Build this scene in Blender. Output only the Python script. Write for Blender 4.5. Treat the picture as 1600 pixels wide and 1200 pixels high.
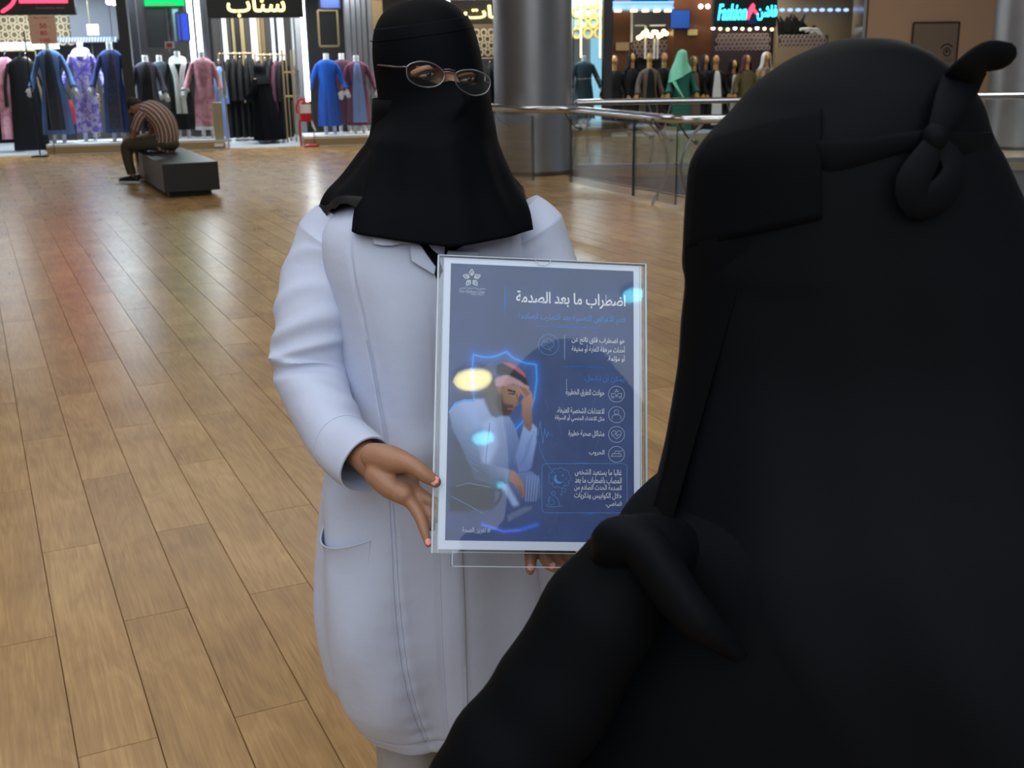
import bpy, bmesh, math, random
import numpy as np
from mathutils import Vector, Matrix, Euler
for o in list(bpy.data.objects): bpy.data.objects.remove(o)
C = bpy.context.scene.collection
S = bpy.context.scene
random.seed(7)
RNG = np.random.RandomState(5)
PI = math.pi

# ------------------------------------------------------------------ camera
FPX, CAM_H, PITCH, ROLL = 1750.0, 1.52, math.radians(16.45), math.radians(0.9)
D_ = Vector((0, math.cos(PITCH), -math.sin(PITCH)))
r0 = Vector((1, 0, 0)); u0 = Vector((0, math.sin(PITCH), math.cos(PITCH)))
R_ = math.cos(ROLL) * r0 - math.sin(ROLL) * u0
U_ = math.cos(ROLL) * u0 + math.sin(ROLL) * r0
EYE = Vector((0, 0, CAM_H))
cam = bpy.data.cameras.new('camera'); cam.sensor_width = 36; cam.lens = FPX / 1600 * 36
cam.clip_start = 0.05; cam.clip_end = 200
cam.dof.use_dof = True; cam.dof.focus_distance = 1.62; cam.dof.aperture_fstop = 13
co = bpy.data.objects.new('camera', cam); C.objects.link(co)
co.matrix_world = Matrix(((R_.x, U_.x, -D_.x, 0), (R_.y, U_.y, -D_.y, 0), (R_.z, U_.z, -D_.z, CAM_H), (0, 0, 0, 1)))
S.camera = co
S.view_settings.view_transform = 'Standard'
S.view_settings.look = 'None'
S.view_settings.gamma = 1
S.view_settings.use_curve_mapping = False
S.view_settings.exposure = 0.32
S.cycles.use_denoising = True
S.cycles.max_bounces = 8
S.cycles.transparent_max_bounces = 24
S.cycles.sample_clamp_indirect = 6
S.cycles.caustics_reflective = False
S.cycles.caustics_refractive = False

# ------------------------------------------------------------------ world, the mall's lamps and added fill lights
w = bpy.data.worlds.new('mall_air'); S.world = w; w.use_nodes = True
w.node_tree.nodes['Background'].inputs[0].default_value = (0.78, 0.86, 1.0, 1)
w.node_tree.nodes['Background'].inputs[1].default_value = 0.22

def area(name, loc, sx, sy, power, col=(1, 1, 1), rot=(0, 0, 0)):
    l = bpy.data.lights.new(name, 'AREA'); l.shape = 'RECTANGLE'; l.size = sx; l.size_y = sy
    l.energy = power; l.color = col
    o = bpy.data.objects.new(name, l); C.objects.link(o); o.location = loc; o.rotation_euler = rot
    return o
area('ceiling_daylight_panel', (-2.2, 2.6, 5.6), 5.0, 5.0, 120, (0.95, 0.97, 1.0))
area('ceiling_warm_panel', (-5.0, 8.5, 5.6), 5.0, 5.0, 60, (1.0, 0.97, 0.93))
area('ceiling_cool_panel', (2.0, 9.5, 5.6), 4.0, 4.0, 80, (0.92, 0.96, 1.0))
area('ceiling_far_panel', (-4.0, 15.5, 5.6), 7.0, 3.0, 85, (0.95, 0.97, 1.0))
area('right_wall_fill', (7.5, 15.5, 5.6), 5.0, 4.0, 400, (1.0, 0.95, 0.88))  # added unseen fill that brightens the beige wall on the right
area('rear_fill', (0.0, -1.2, 5.6), 8.0, 4.6, 150, (0.9, 0.95, 1.0))  # unseen fill over the viewer, sized to light the sign and coat front
area('rear_haze_fill', (0.0, -9.0, 5.6), 14.0, 10.5, 1050, (0.86, 0.93, 1.0))  # added glowing sheet: hazes the acrylic evenly and fills surfaces facing the viewer

# ------------------------------------------------------------------ pixel helpers (frame 1600 x 1200)
def ray(x, y): return D_ + R_ * ((x - 800) / FPX) - U_ * ((y - 600) / FPX)
def atz(x, y, z=0.0):
    d = ray(x, y); return EYE + d * ((z - CAM_H) / d.z)
def aty(x, y, Y):
    d = ray(x, y); return EYE + d * (Y / d.y)
def plane_hit(x, y, p, n):
    d = ray(x, y); return EYE + d * ((p - EYE).dot(n) / d.dot(n))

# ------------------------------------------------------------------ mesh helpers
class G:
    def __init__(s): s.v = []; s.f = []; s.m = []
    def add(s, vs, fs, mi=0):
        b = len(s.v); s.v += [tuple(v) for v in vs]; s.f += [tuple(i + b for i in f) for f in fs]; s.m += [mi] * len(fs); return s
    def box(s, c, d, rot=None, mi=0):
        c = Vector(c); M = rot or Matrix.Identity(3)
        vs = [c + M @ Vector((sx * d[0] / 2, sy * d[1] / 2, sz * d[2] / 2)) for sx in (-1, 1) for sy in (-1, 1) for sz in (-1, 1)]
        return s.add(vs, [(0, 1, 3, 2), (4, 6, 7, 5), (0, 4, 5, 1), (2, 3, 7, 6), (0, 2, 6, 4), (1, 5, 7, 3)], mi)
    def loft(s, rings, closed=True, cap0=True, cap1=True, mi=0):
        n = len(rings[0]); vs = [p for r in rings for p in r]; fs = []
        for i in range(len(rings) - 1):
            for j in range(n if closed else n - 1):
                k = (j + 1) % n
                fs.append((i * n + j, i * n + k, (i + 1) * n + k, (i + 1) * n + j))
        if cap0 and closed: fs.append(tuple(reversed(range(n))))
        if cap1 and closed: fs.append(tuple((len(rings) - 1) * n + j for j in range(n)))
        return s.add(vs, fs, mi)
    def tube(s, path, rad, n=10, flat=1.0, up=None, caps=True, round_end=False, mi=0):
        P = [Vector(p) for p in path]; m = len(P)
        rr = rad if isinstance(rad, (list, tuple)) else [rad] * m
        rings = []; prev = None
        for i in range(m):
            t = (P[min(i + 1, m - 1)] - P[max(i - 1, 0)]).normalized()
            if prev is None:
                a = Vector(up) if up else (Vector((0, 0, 1)) if abs(t.z) < 0.9 else Vector((1, 0, 0)))
            else: a = prev
            b = (a - t * a.dot(t)).normalized(); c = t.cross(b); prev = b
            rings.append((P[i], b, c, t, rr[i]))
        out = []
        if round_end:
            p, b, c, t, r = rings[0]
            for q in (0.98, 0.8, 0.45):
                out.append((p - t * r * q, b, c, r * math.sqrt(1 - q * q)))
        for p, b, c, t, r in rings: out.append((p, b, c, r))
        if round_end:
            p, b, c, t, r = rings[-1]
            for q in (0.45, 0.8, 0.98):
                out.append((p + t * r * q, b, c, r * math.sqrt(1 - q * q)))
        R = [[p + b * (math.cos(2 * PI * k / n) * r * flat) + c * (math.sin(2 * PI * k / n) * r) for k in range(n)] for p, b, c, r in out]
        return s.loft(R, True, caps, caps, mi)
    def ell(s, c, r, rot=None, nu=16, nv=10, mi=0):
        c = Vector(c); M = rot or Matrix.Identity(3); rings = []
        for i in range(nv + 1):
            a = PI * (0.015 + 0.97 * i / nv) - PI / 2
            rings.append([c + M @ Vector((r[0] * math.cos(a) * math.cos(2 * PI * j / nu), r[1] * math.cos(a) * math.sin(2 * PI * j / nu), r[2] * math.sin(a))) for j in range(nu)])
        return s.loft(rings, True, True, True, mi)
    def prism(s, poly, dvec, mi=0):
        n = len(poly); dv = Vector(dvec); vs = [Vector(p) for p in poly] + [Vector(p) + dv for p in poly]
        fs = [tuple(range(n)), tuple(reversed(range(n, 2 * n)))] + [(j, (j + 1) % n, n + (j + 1) % n, n + j) for j in range(n)]
        return s.add(vs, fs, mi)

def spline(pts, n):
    """Catmull-Rom through points (tuples of any length)."""
    P = [np.array(p, float) for p in pts]; P = [2 * P[0] - P[1]] + P + [2 * P[-1] - P[-2]]; out = []
    m = len(P) - 3
    for i in range(n):
        t = i / (n - 1) * m; k = min(int(t), m - 1); t -= k
        a, b, c, d = P[k:k + 4]
        out.append(0.5 * (2 * b + (c - a) * t + (2 * a - 5 * b + 4 * c - d) * t * t + (3 * b - a - 3 * c + d) * t ** 3))
    return out
def interp(tab, x, k):
    xs = [r[0] for r in tab]; ys = [r[k] for r in tab]
    if xs[0] > xs[-1]: xs = xs[::-1]; ys = ys[::-1]
    return float(np.interp(x, xs, ys))
def smooth_tab(tab, n):
    return [tuple(r) for r in spline(tab, n)]

WLOC = {}
def mesh_of(name, g, mats, smooth=True):
    me = bpy.data.meshes.new(name); me.from_pydata([tuple(v) for v in g.v], [], g.f)
    for m in (mats if isinstance(mats, (list, tuple)) else [mats]): me.materials.append(m)
    if any(g.m): me.polygons.foreach_set('material_index', g.m)
    if smooth:
        me.polygons.foreach_set('use_smooth', [True] * len(me.polygons))
        try: me.set_sharp_from_angle(angle=math.radians(45))
        except Exception: pass
    me.update(); return me
def fixn(me):
    bm = bmesh.new(); bm.from_mesh(me); bmesh.ops.recalc_face_normals(bm, faces=bm.faces); bm.to_mesh(me); bm.free()
def obj(name, g, mats, parent=None, smooth=True, local=False, **kw):
    me = g if isinstance(g, bpy.types.Mesh) else mesh_of(name, g, mats, smooth)
    fixn(me)
    o = bpy.data.objects.new(name, me); C.objects.link(o)
    if parent is not None:
        o.parent = parent
        if not local: o.location = -WLOC.get(parent.name, Vector((0, 0, 0)))
    WLOC[o.name] = Vector((0, 0, 0))
    tag(o, **kw); return o
def tag(o, label=None, cat=None, group=None, kind=None):
    if label: o['label'] = label
    if cat: o['category'] = cat
    if group: o['group'] = group
    if kind: o['kind'] = kind
    return o
def thing(name, label, cat, loc=(0, 0, 0), rotz=0, group=None, kind=None):
    o = bpy.data.objects.new(name, None); C.objects.link(o); o.location = loc; o.rotation_euler = (0, 0, rotz)
    o.empty_display_size = 0.1
    WLOC[o.name] = Vector(loc); return tag(o, label, cat, group, kind)
def remesh(o, vox, sm=6, fac=0.5, smooth=True):
    m = o.modifiers.new('r', 'REMESH'); m.mode = 'VOXEL'; m.voxel_size = vox; m.use_smooth_shade = smooth
    k = o.modifiers.new('s', 'SMOOTH'); k.iterations = sm; k.factor = fac
    dg = bpy.context.evaluated_depsgraph_get(); me = bpy.data.meshes.new_from_object(o.evaluated_get(dg))
    for mm in list(o.modifiers): o.modifiers.remove(mm)
    old = o.data; mats = [m for m in old.materials]; o.data = me
    me.materials.clear()
    for mm in mats: me.materials.append(mm)
    me.polygons.foreach_set('use_smooth', [True] * len(me.polygons))
    bpy.data.meshes.remove(old); return o

# ------------------------------------------------------------------ materials
def lin(c): return tuple(((x / 255) / 12.92 if x / 255 <= 0.04045 else ((x / 255 + 0.055) / 1.055) ** 2.4) for x in c)
MATS = {}
def mat(name, col, rough=0.6, metal=0.0, spec=0.5, emit=None, estr=0.0, vary=0.08, scale=20.0, bump=0.0, bscale=200.0, sheen=0.0, trans=0.0, coat=0.0):
    m = bpy.data.materials.new(name); m.use_nodes = True; nt = m.node_tree; b = nt.nodes['Principled BSDF']
    c = lin(col)
    tc = nt.nodes.new('ShaderNodeTexCoord'); nz = nt.nodes.new('ShaderNodeTexNoise'); nz.inputs['Scale'].default_value = scale; nz.inputs['Detail'].default_value = 4
    nt.links.new(tc.outputs['Object'], nz.inputs['Vector'])
    mx = nt.nodes.new('ShaderNodeMix'); mx.data_type = 'RGBA'
    mx.inputs[6].default_value = tuple(x * (1 - vary) for x in c) + (1,); mx.inputs[7].default_value = tuple(min(1, x * (1 + vary)) for x in c) + (1,)
    nt.links.new(nz.outputs['Fac'], mx.inputs[0]); nt.links.new(mx.outputs[2], b.inputs['Base Color'])
    b.inputs['Roughness'].default_value = rough; b.inputs['Metallic'].default_value = metal
    b.inputs['Specular IOR Level'].default_value = spec; b.inputs['Sheen Weight'].default_value = sheen
    b.inputs['Transmission Weight'].default_value = trans; b.inputs['Coat Weight'].default_value = coat
    if emit: b.inputs['Emission Color'].default_value = lin(emit) + (1,); b.inputs['Emission Strength'].default_value = estr
    if bump:
        n2 = nt.nodes.new('ShaderNodeTexNoise'); n2.inputs['Scale'].default_value = bscale; nt.links.new(tc.outputs['Object'], n2.inputs['Vector'])
        bp = nt.nodes.new('ShaderNodeBump'); bp.inputs['Strength'].default_value = bump; bp.inputs['Distance'].default_value = 0.01
        nt.links.new(n2.outputs['Fac'], bp.inputs['Height']); nt.links.new(bp.outputs['Normal'], b.inputs['Normal'])
    MATS[name] = m; return m
def clear(name, tint=(1, 1, 1), refl=1.0, rough=0.02, ior=1.45):
    m = bpy.data.materials.new(name); m.use_nodes = True; nt = m.node_tree; nt.nodes.clear()
    o = nt.nodes.new('ShaderNodeOutputMaterial'); t = nt.nodes.new('ShaderNodeBsdfTransparent'); g = nt.nodes.new('ShaderNodeBsdfGlossy'); mx = nt.nodes.new('ShaderNodeMixShader'); fr = nt.nodes.new('ShaderNodeFresnel')
    t.inputs[0].default_value = tuple(tint) + (1,); g.inputs['Roughness'].default_value = rough; fr.inputs[0].default_value = ior
    ml = nt.nodes.new('ShaderNodeMath'); ml.operation = 'MULTIPLY'; ml.inputs[1].default_value = refl
    nt.links.new(fr.outputs[0], ml.inputs[0]); nt.links.new(ml.outputs[0], mx.inputs[0]); nt.links.new(t.outputs[0], mx.inputs[1]); nt.links.new(g.outputs[0], mx.inputs[2]); nt.links.new(mx.outputs[0], o.inputs[0])
    MATS[name] = m; return m
def glow(name, col, s):
    m = bpy.data.materials.new(name); m.use_nodes = True; nt = m.node_tree; nt.nodes.clear()
    o = nt.nodes.new('ShaderNodeOutputMaterial'); e = nt.nodes.new('ShaderNodeEmission'); e.inputs[0].default_value = lin(col) + (1,); e.inputs[1].default_value = s
    nt.links.new(e.outputs[0], o.inputs[0]); MATS[name] = m; return m

# ------------------------------------------------------------------ arabic lettering (joined letter shapes, drawn right to left)
AF = {'ا': (0xFE8D, 1), 'أ': (0xFE83, 1), 'آ': (0xFE81, 1), 'إ': (0xFE87, 1), 'ب': (0xFE8F, 0), 'ة': (0xFE93, 1), 'ت': (0xFE95, 0), 'ث': (0xFE99, 0), 'ج': (0xFE9D, 0), 'ح': (0xFEA1, 0), 'خ': (0xFEA5, 0), 'د': (0xFEA9, 1), 'ذ': (0xFEAB, 1), 'ر': (0xFEAD, 1), 'ز': (0xFEAF, 1), 'س': (0xFEB1, 0), 'ش': (0xFEB5, 0), 'ص': (0xFEB9, 0), 'ض': (0xFEBD, 0), 'ط': (0xFEC1, 0), 'ظ': (0xFEC5, 0), 'ع': (0xFEC9, 0), 'غ': (0xFECD, 0), 'ف': (0xFED1, 0), 'ق': (0xFED5, 0), 'ك': (0xFED9, 0), 'ل': (0xFEDD, 0), 'م': (0xFEE1, 0), 'ن': (0xFEE5, 0), 'ه': (0xFEE9, 0), 'و': (0xFEED, 1), 'ى': (0xFEEF, 1), 'ي': (0xFEF1, 0), 'ؤ': (0xFE85, 1), 'ئ': (0xFE89, 0), 'ء': (0xFE80, 2)}
LA = {'ا': 0xFEFB, 'أ': 0xFEF7, 'إ': 0xFEF9, 'آ': 0xFEF5}
def arabic(s):
    out = []; prev = False; i = 0
    while i < len(s):
        c = s[i]
        if c in AF:
            n = s[i + 1] if i + 1 < len(s) else ''
            if c == 'ل' and n in LA:
                out.append(chr(LA[n] + (1 if prev else 0))); prev = False; i += 2; continue
            code, k = AF[c]; nxt = n in AF and AF[n][1] != 2 and k == 0
            if k == 2: out.append(chr(code)); prev = False
            elif k == 1: out.append(chr(code + (1 if prev else 0))); prev = False
            else: out.append(chr(code + ((3 if nxt else 1) if prev else (2 if nxt else 0)))); prev = nxt
        else: out.append(c); prev = False
        i += 1
    return ''.join(reversed(out))
def text_g(txt, bold=0.0, shear=0.0, extrude=0.0, ar=True, res=2):
    """Lettering as a mesh normalised to a unit-height cell: returns (verts, faces, width, ymin, ymax)."""
    cu = bpy.data.curves.new('lettering', 'FONT'); cu.body = arabic(txt) if ar else txt; cu.size = 1; cu.resolution_u = res
    cu.offset = bold; cu.shear = shear; cu.extrude = extrude
    o = bpy.data.objects.new('lettering', cu); C.objects.link(o)
    dg = bpy.context.evaluated_depsgraph_get(); me = bpy.data.meshes.new_from_object(o.evaluated_get(dg))
    vs = [tuple(v.co) for v in me.vertices]; fs = [tuple(p.vertices) for p in me.polygons]
    bpy.data.objects.remove(o); bpy.data.curves.remove(cu); bpy.data.meshes.remove(me)
    xs = [v[0] for v in vs]; ys = [v[1] for v in vs]
    return vs, fs, min(xs), max(xs), min(ys), max(ys)
def put_text(g, txt, x0, x1, y0, y1, fn, mi=0, **kw):
    """Fit lettering into a box (x right, y up) of a surface; fn(x, y, h) gives the world point."""
    vs, fs, a, b, c, d = text_g(txt, **kw)
    sx = (x1 - x0) / (b - a); sy = (y1 - y0) / (d - c)
    g.add([fn(x0 + (v[0] - a) * sx, y0 + (v[1] - c) * sy, v[2]) for v in vs], fs, mi)
# ------------------------------------------------------------------ shared materials
STEEL = mat('brushed_steel', (150, 152, 158), 0.36, 0.92, vary=0.10, scale=4)
STEEL_D = mat('dark_steel', (92, 92, 98), 0.3, 1.0, vary=0.15, scale=4)
CHROME = mat('polished_steel', (205, 205, 208), 0.15, 1.0)
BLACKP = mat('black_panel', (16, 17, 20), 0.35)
WHITEP = mat('white_panel', (225, 228, 232), 0.5)
GOLD = mat('gold_trim', (158, 138, 98), 0.4, 0.35)
BRONZE = mat('bronze_panel', (120, 100, 70), 0.45, 0.3)
BEIGE_F = mat('beige_floor', (150, 140, 115), 0.16, vary=0.06, scale=1.5)
SHOPF = mat('shop_floor', (205, 215, 225), 0.2)
CEILM = mat('ceiling_paint', (205, 205, 205), 0.8)
WALLB = mat('beige_wall', (168, 136, 112), 0.7, vary=0.04, scale=2)
BROWNW = mat('brown_veneer', (96, 58, 36), 0.35, vary=0.25, scale=5)
DARKW = mat('dark_wall', (48, 44, 42), 0.5)
GREYW = mat('grey_wall', (120, 122, 126), 0.6)
GLASSM = clear("shop_glass", (0.98, 0.99, 0.99), 0.7, 0.01)
BALG = clear("balustrade_glass", (0.975, 0.99, 0.985), 0.6, 0.02)
EDGE = mat('glass_edge', (50, 62, 60), 0.3)
LED = glow('white_led', (240, 250, 255), 9.0)
LEDW = glow('warm_led', (255, 225, 160), 3.5)
LEDB = glow('blue_led', (70, 130, 255), 4.0)
YEL = glow('yellow_letters', (255, 225, 120), 4.5)
CYAN = glow('cyan_letters', (60, 215, 255), 3.5)
REDG = glow('red_letters', (255, 60, 90), 2.6)
GREENG = glow('green_sign', (10, 190, 95), 1.6)

# ------------------------------------------------------------------ frame of the shop fronts
FO = Vector((-8.44, 18.93, 0)); FU = Vector((0.9728, 0.2317, 0)); FN = Vector((-0.2317, 0.9728, 0)); FZ = math.atan2(0.2317, 0.9728)
FM = Matrix(((FU.x, FN.x, 0), (FU.y, FN.y, 0), (0, 0, 1)))
def fr(u, v, z): return FO + FU * u + FN * v + Vector((0, 0, z))
def fp(x, y, v=0.0):
    p = plane_hit(x, y, FO + FN * v, FN); q = p - FO
    return q.dot(FU), p.z
def fu(x, v=0.0, y=140): return fp(x, y, v)[0]
def fbox(g, u0, u1, v0, v1, z0, z1, mi=0):
    return g.box(fr((u0 + u1) / 2, (v0 + v1) / 2, (z0 + z1) / 2), (abs(u1 - u0), abs(v1 - v0), abs(z1 - z0)), FM, mi)
def pbox(g, x0, y0, x1, y1, v, t, mi=0):
    """box whose front face spans the two pixel corners on the plane v metres behind the shop fronts"""
    ua, za = fp(x0, y0, v); ub, zb = fp(x1, y1, v)
    return fbox(g, ua, ub, v, v + t, za, zb, mi)

# ------------------------------------------------------------------ floor: vinyl oak planks
PA = Vector((-0.4258, 0.9048, 0)); PB = Vector((0.9048, 0.4258, 0))
def floor_mat():
    m = bpy.data.materials.new('oak_planks'); m.use_nodes = True; nt = m.node_tree; N = nt.nodes; L = nt.links; b = N['Principled BSDF']
    geo = N.new('ShaderNodeNewGeometry'); oi = N.new('ShaderNodeObjectInfo')
    ad = N.new('ShaderNodeMath'); ad.operation = 'ADD'; L.new(oi.outputs['Random'], ad.inputs[0]); L.new(geo.outputs['Random Per Island'], ad.inputs[1])
    rn = N.new('ShaderNodeTexWhiteNoise'); rn.noise_dimensions = '1D'; L.new(ad.outputs[0], rn.inputs['W'])
    mp = N.new('ShaderNodeMapping'); mp.vector_type = 'TEXTURE'; mp.inputs['Rotation'].default_value = (0, 0, math.atan2(PB.y, PB.x)); L.new(geo.outputs['Position'], mp.inputs['Vector'])
    of = N.new('ShaderNodeVectorMath'); of.operation = 'MULTIPLY_ADD'; of.inputs[1].default_value = (31, 47, 19)
    L.new(rn.outputs['Color'], of.inputs[0]); L.new(mp.outputs[0], of.inputs[2])
    sc = N.new('ShaderNodeVectorMath'); sc.operation = 'MULTIPLY'; sc.inputs[1].default_value = (1.0, 0.16, 1.0); L.new(of.outputs[0], sc.inputs[0])
    n1 = N.new('ShaderNodeTexNoise'); n1.inputs['Scale'].default_value = 9; n1.inputs['Detail'].default_value = 5; n1.inputs['Distortion'].default_value = 1.2; L.new(sc.outputs[0], n1.inputs['Vector'])
    # cathedral grain: rings of a stretched noise field
    mu = N.new('ShaderNodeMath'); mu.operation = 'MULTIPLY'; mu.inputs[1].default_value = 34; L.new(n1.outputs['Fac'], mu.inputs[0])
    sn = N.new('ShaderNodeMath'); sn.operation = 'SINE'; L.new(mu.outputs[0], sn.inputs[0])
    sc2 = N.new('ShaderNodeVectorMath'); sc2.operation = 'MULTIPLY'; sc2.inputs[1].default_value = (1.0, 0.035, 1.0); L.new(of.outputs[0], sc2.inputs[0])
    n2 = N.new('ShaderNodeTexNoise'); n2.inputs['Scale'].default_value = 150; n2.inputs['Detail'].default_value = 3; L.new(sc2.outputs[0], n2.inputs['Vector'])
    n3 = N.new('ShaderNodeTexNoise'); n3.inputs['Scale'].default_value = 3.0; n3.inputs['Detail'].default_value = 2; L.new(of.outputs[0], n3.inputs['Vector'])
    def mad(a, k, c):
        x = N.new('ShaderNodeMath'); x.operation = 'MULTIPLY_ADD'; L.new(a, x.inputs[0]); x.inputs[1].default_value = k
        if isinstance(c, float): x.inputs[2].default_value = c
        else: L.new(c, x.inputs[2])
        return x.outputs[0]
    f = mad(sn.outputs[0], 0.045, 0.0); f = mad(n2.outputs['Fac'], 0.42, f); f = mad(n3.outputs['Fac'], 0.45, f); f = mad(rn.outputs['Value'], 0.13, mad(rn.outputs['Value'], 0.0, f))
    cr = N.new('ShaderNodeValToRGB'); L.new(f, cr.inputs[0]); e = cr.color_ramp.elements
    e[0].position = 0.22; e[0].color = lin((128, 98, 62)) + (1,); e[1].position = 0.85; e[1].color = lin((198, 162, 110)) + (1,)
    q = e.new(0.5); q.color = lin((160, 125, 80)) + (1,)
    L.new(cr.outputs[0], b.inputs['Base Color'])
    b.inputs['Roughness'].default_value = 0.27; b.inputs['Specular IOR Level'].default_value = 0.5
    bp = N.new('ShaderNodeBump'); bp.inputs['Strength'].default_value = 0.12; bp.inputs['Distance'].default_value = 0.002; L.new(n2.outputs['Fac'], bp.inputs['Height']); L.new(bp.outputs[0], b.inputs['Normal'])
    return m
OAK = floor_mat()
SUB = mat('plank_joint', (112, 86, 56), 0.7)
B_EDGE = 6.89
def clip(poly, p, n):
    out = []
    for i in range(len(poly)):
        a, b = poly[i], poly[(i + 1) % len(poly)]; da = (a - p).dot(n); db = (b - p).dot(n)
        if da <= 0: out.append(a)
        if (da < 0) != (db < 0) and da != db: out.append(a + (b - a) * (da / (da - db)))
    return out
fl = G()
reg = [Vector((-11, -1.5, 0)), Vector((12, -1.5, 0)), Vector((12, 26, 0)), Vector((-11, 26, 0))]
reg = clip(reg, PB * B_EDGE, PB); reg = clip(reg, FO, FN); reg = clip(reg, Vector((5.2, 0, 0)), Vector((1, 0, 0)))
fl.prism([p + Vector((0, 0, -0.006)) for p in reg], (0, 0, -0.10))
FLOOR = obj('floor', fl, SUB, smooth=False, kind='structure', label='oak-look plank floor of the mall walkway')
PL, PW, GAP = 1.222, 0.1775, 0.0009
def visible_px(p):
    q = p - EYE; z = q.dot(D_)
    if z < 0.2: return None
    return 800 + FPX * q.dot(R_) / z, 600 - FPX * q.dot(U_) / z, z
pm_g = G(); h = 0.006
hw, hl, c = PW / 2 - GAP / 2, PL / 2 - GAP / 2, 0.0012
top = [Vector((sx * (hw - c), sy * (hl - c), 0)) for sx, sy in ((-1, -1), (1, -1), (1, 1), (-1, 1))]
bot = [Vector((sx * hw, sy * hl, -h)) for sx, sy in ((-1, -1), (1, -1), (1, 1), (-1, 1))]
pm_g.loft([bot, top], True, False, True)
PLANK_ME = mesh_of('plank', pm_g, OAK, False)
full = []; rest = G()
for k in range(-80, 40):
    bc = 0.0335 + PW * (k + 0.5)
    if bc - PW / 2 > B_EDGE: continue
    off = 2.42 if k % 2 == 0 else 3.046
    for j in range(-8, 24):
        ac = off + PL * (j + 0.5); ctr = PB * bc + PA * ac
        if not (-10.9 < ctr.x < 5.1 and -1.4 < ctr.y < 23): continue
        quad = [ctr + PB * (sx * hw) + PA * (sy * hl) for sx, sy in ((-1, -1), (1, -1), (1, 1), (-1, 1))]
        cl = clip(clip(quad, PB * B_EDGE, PB), FO, FN)
        if len(cl) < 3: continue
        if len(cl) == 4 and all((a - b).length < 1e-5 for a, b in zip(cl, quad)):
            v = visible_px(ctr)
            sc_ = 0
            if v and -120 < v[0] < 1700 and 0 < v[1] < 1330:
                hid = (v[0] > 1120) or (v[0] > 680 and v[1] > 900) or (470 < v[0] < 880 and v[1] > 320) or (560 < v[0] < 790 and v[1] > 100)
                sc_ = (0.02 if hid else 1.0) / v[2] ** 2
            full.append((sc_, ctr))
        else: rest.prism([p + Vector((0, 0, -0.006)) for p in cl], (0, 0, 0.006))
full.sort(key=lambda t: -t[0])
prot = math.atan2(PB.y, PB.x)
for i, (s_, ctr) in enumerate(full):
    if i < 300 and s_ > 0:
        o = bpy.data.objects.new('plank', PLANK_ME); C.objects.link(o); o.parent = FLOOR; o.location = ctr; o.rotation_euler = (0, 0, prot)
    else:
        M = Matrix(((PB.x, PA.x, 0), (PB.y, PA.y, 0), (0, 0, 1)))
        rest.add([ctr + M @ Vector(v) for v in pm_g.v], pm_g.f)
obj('planks', rest, OAK, FLOOR, False, kind='stuff')
# polished stone floor beyond the atrium, the atrium itself and the storey below
ff = G(); ff.prism([Vector(p) for p in ((0.40, 15.3, 0), (11, 15.3, 0), (11, 23.58, 0), (-2.03, 20.46, 0))], (0, 0, -0.10))
obj('floor', ff, BEIGE_F, smooth=False, kind='structure', label='polished beige floor beyond the atrium opening')
rf = G(); rf.box((0, -8.2, -0.05), (24, 13.4, 0.1)); obj('floor', rf, BEIGE_F, smooth=False, kind='structure', label='beige floor behind the viewer')
lf = G(); lf.box((6, 12, -4.4), (20, 16, 0.2)); obj('floor', lf, mat('lower_floor', (86, 82, 66), 0.3), smooth=False, kind='structure', label='floor of the storey below the atrium')
fa = G()
fa.box((5.7, 15.34, -0.35), (10.6, 0.06, 0.5)); obj('trim_1', fa, GREYW, smooth=False, kind='structure', label='grey slab edge on the far side of the atrium')
fa = G(); A0 = PB * (B_EDGE + 0.02) + PA * 12.6; A1 = PB * (B_EDGE + 0.02) + PA * 4.0
M = Matrix(((PB.x, PA.x, 0), (PB.y, PA.y, 0), (0, 0, 1)))
fa.box((A0 + A1) / 2 + Vector((0, 0, -0.2)), (0.06, 8.6, 0.42), M); obj('trim_2', fa, GREYW, smooth=False, kind='structure', label='grey slab edge along the plank floor')
# ceiling and walls round the walkway (out of frame, they carry the light)
cg = G(); cg.box((0, 4, 5.85), (26, 42, 0.2)); obj('ceiling', cg, CEILM, smooth=False, kind='structure')
wg = G(); fbox(wg, -4, 21, 3.6, 3.8, 0, 5.8); obj('wall_back', wg, DARKW, smooth=False, kind='structure')
wg = G(); fbox(wg, -4, 12.4, 0.02, 0.3, 2.9, 5.8); obj('wall_front', wg, GREYW, smooth=False, kind='structure')
wg = G(); wg.box((-11.1, 3, 2.9), (0.2, 36, 5.8)); obj('wall_left', wg, GREYW, smooth=False, kind='structure')
wg = G(); wg.box((0, -15.0, 2.9), (24, 0.2, 5.8)); obj('wall_rear', wg, GREYW, smooth=False, kind='structure')
wg = G(); wg.box((12.0, 4, 2.9), (0.2, 40, 5.8)); obj('wall_right', wg, GREYW, smooth=False, kind='structure')

# ------------------------------------------------------------------ steel columns
def column(x, y, r, label):
    t = thing('steel_column', label, 'column', (x, y, 0))
    def ring(z, rr, n=64): return [Vector((x + rr * math.cos(2 * PI * k / n), y + rr * math.sin(2 * PI * k / n), z)) for k in range(n)]
    g = G(); g.loft([ring(0.05, r), ring(5.75, r)]); obj('shaft', g, STEEL, t)
    g = G(); g.loft([ring(0, r + 0.015), ring(0.05, r + 0.015), ring(0.052, r)]); obj('base', g, STEEL_D, t)
    for k in range(4):
        a = PI * (0.12 + k * 0.25); g = G(); g.box((x + r * math.cos(a), y + r * math.sin(a), 2.9), (0.006, 0.014, 5.6), Matrix.Rotation(a, 3, 'Z')); obj('panel_seam', g, STEEL_D, t)
    return t
column(0.335, 15.03, 0.505, 'broad round steel column behind the white-coated woman')
column(7.85, 17.6, 0.5, 'round steel column behind the knotted black scarf')

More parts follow.
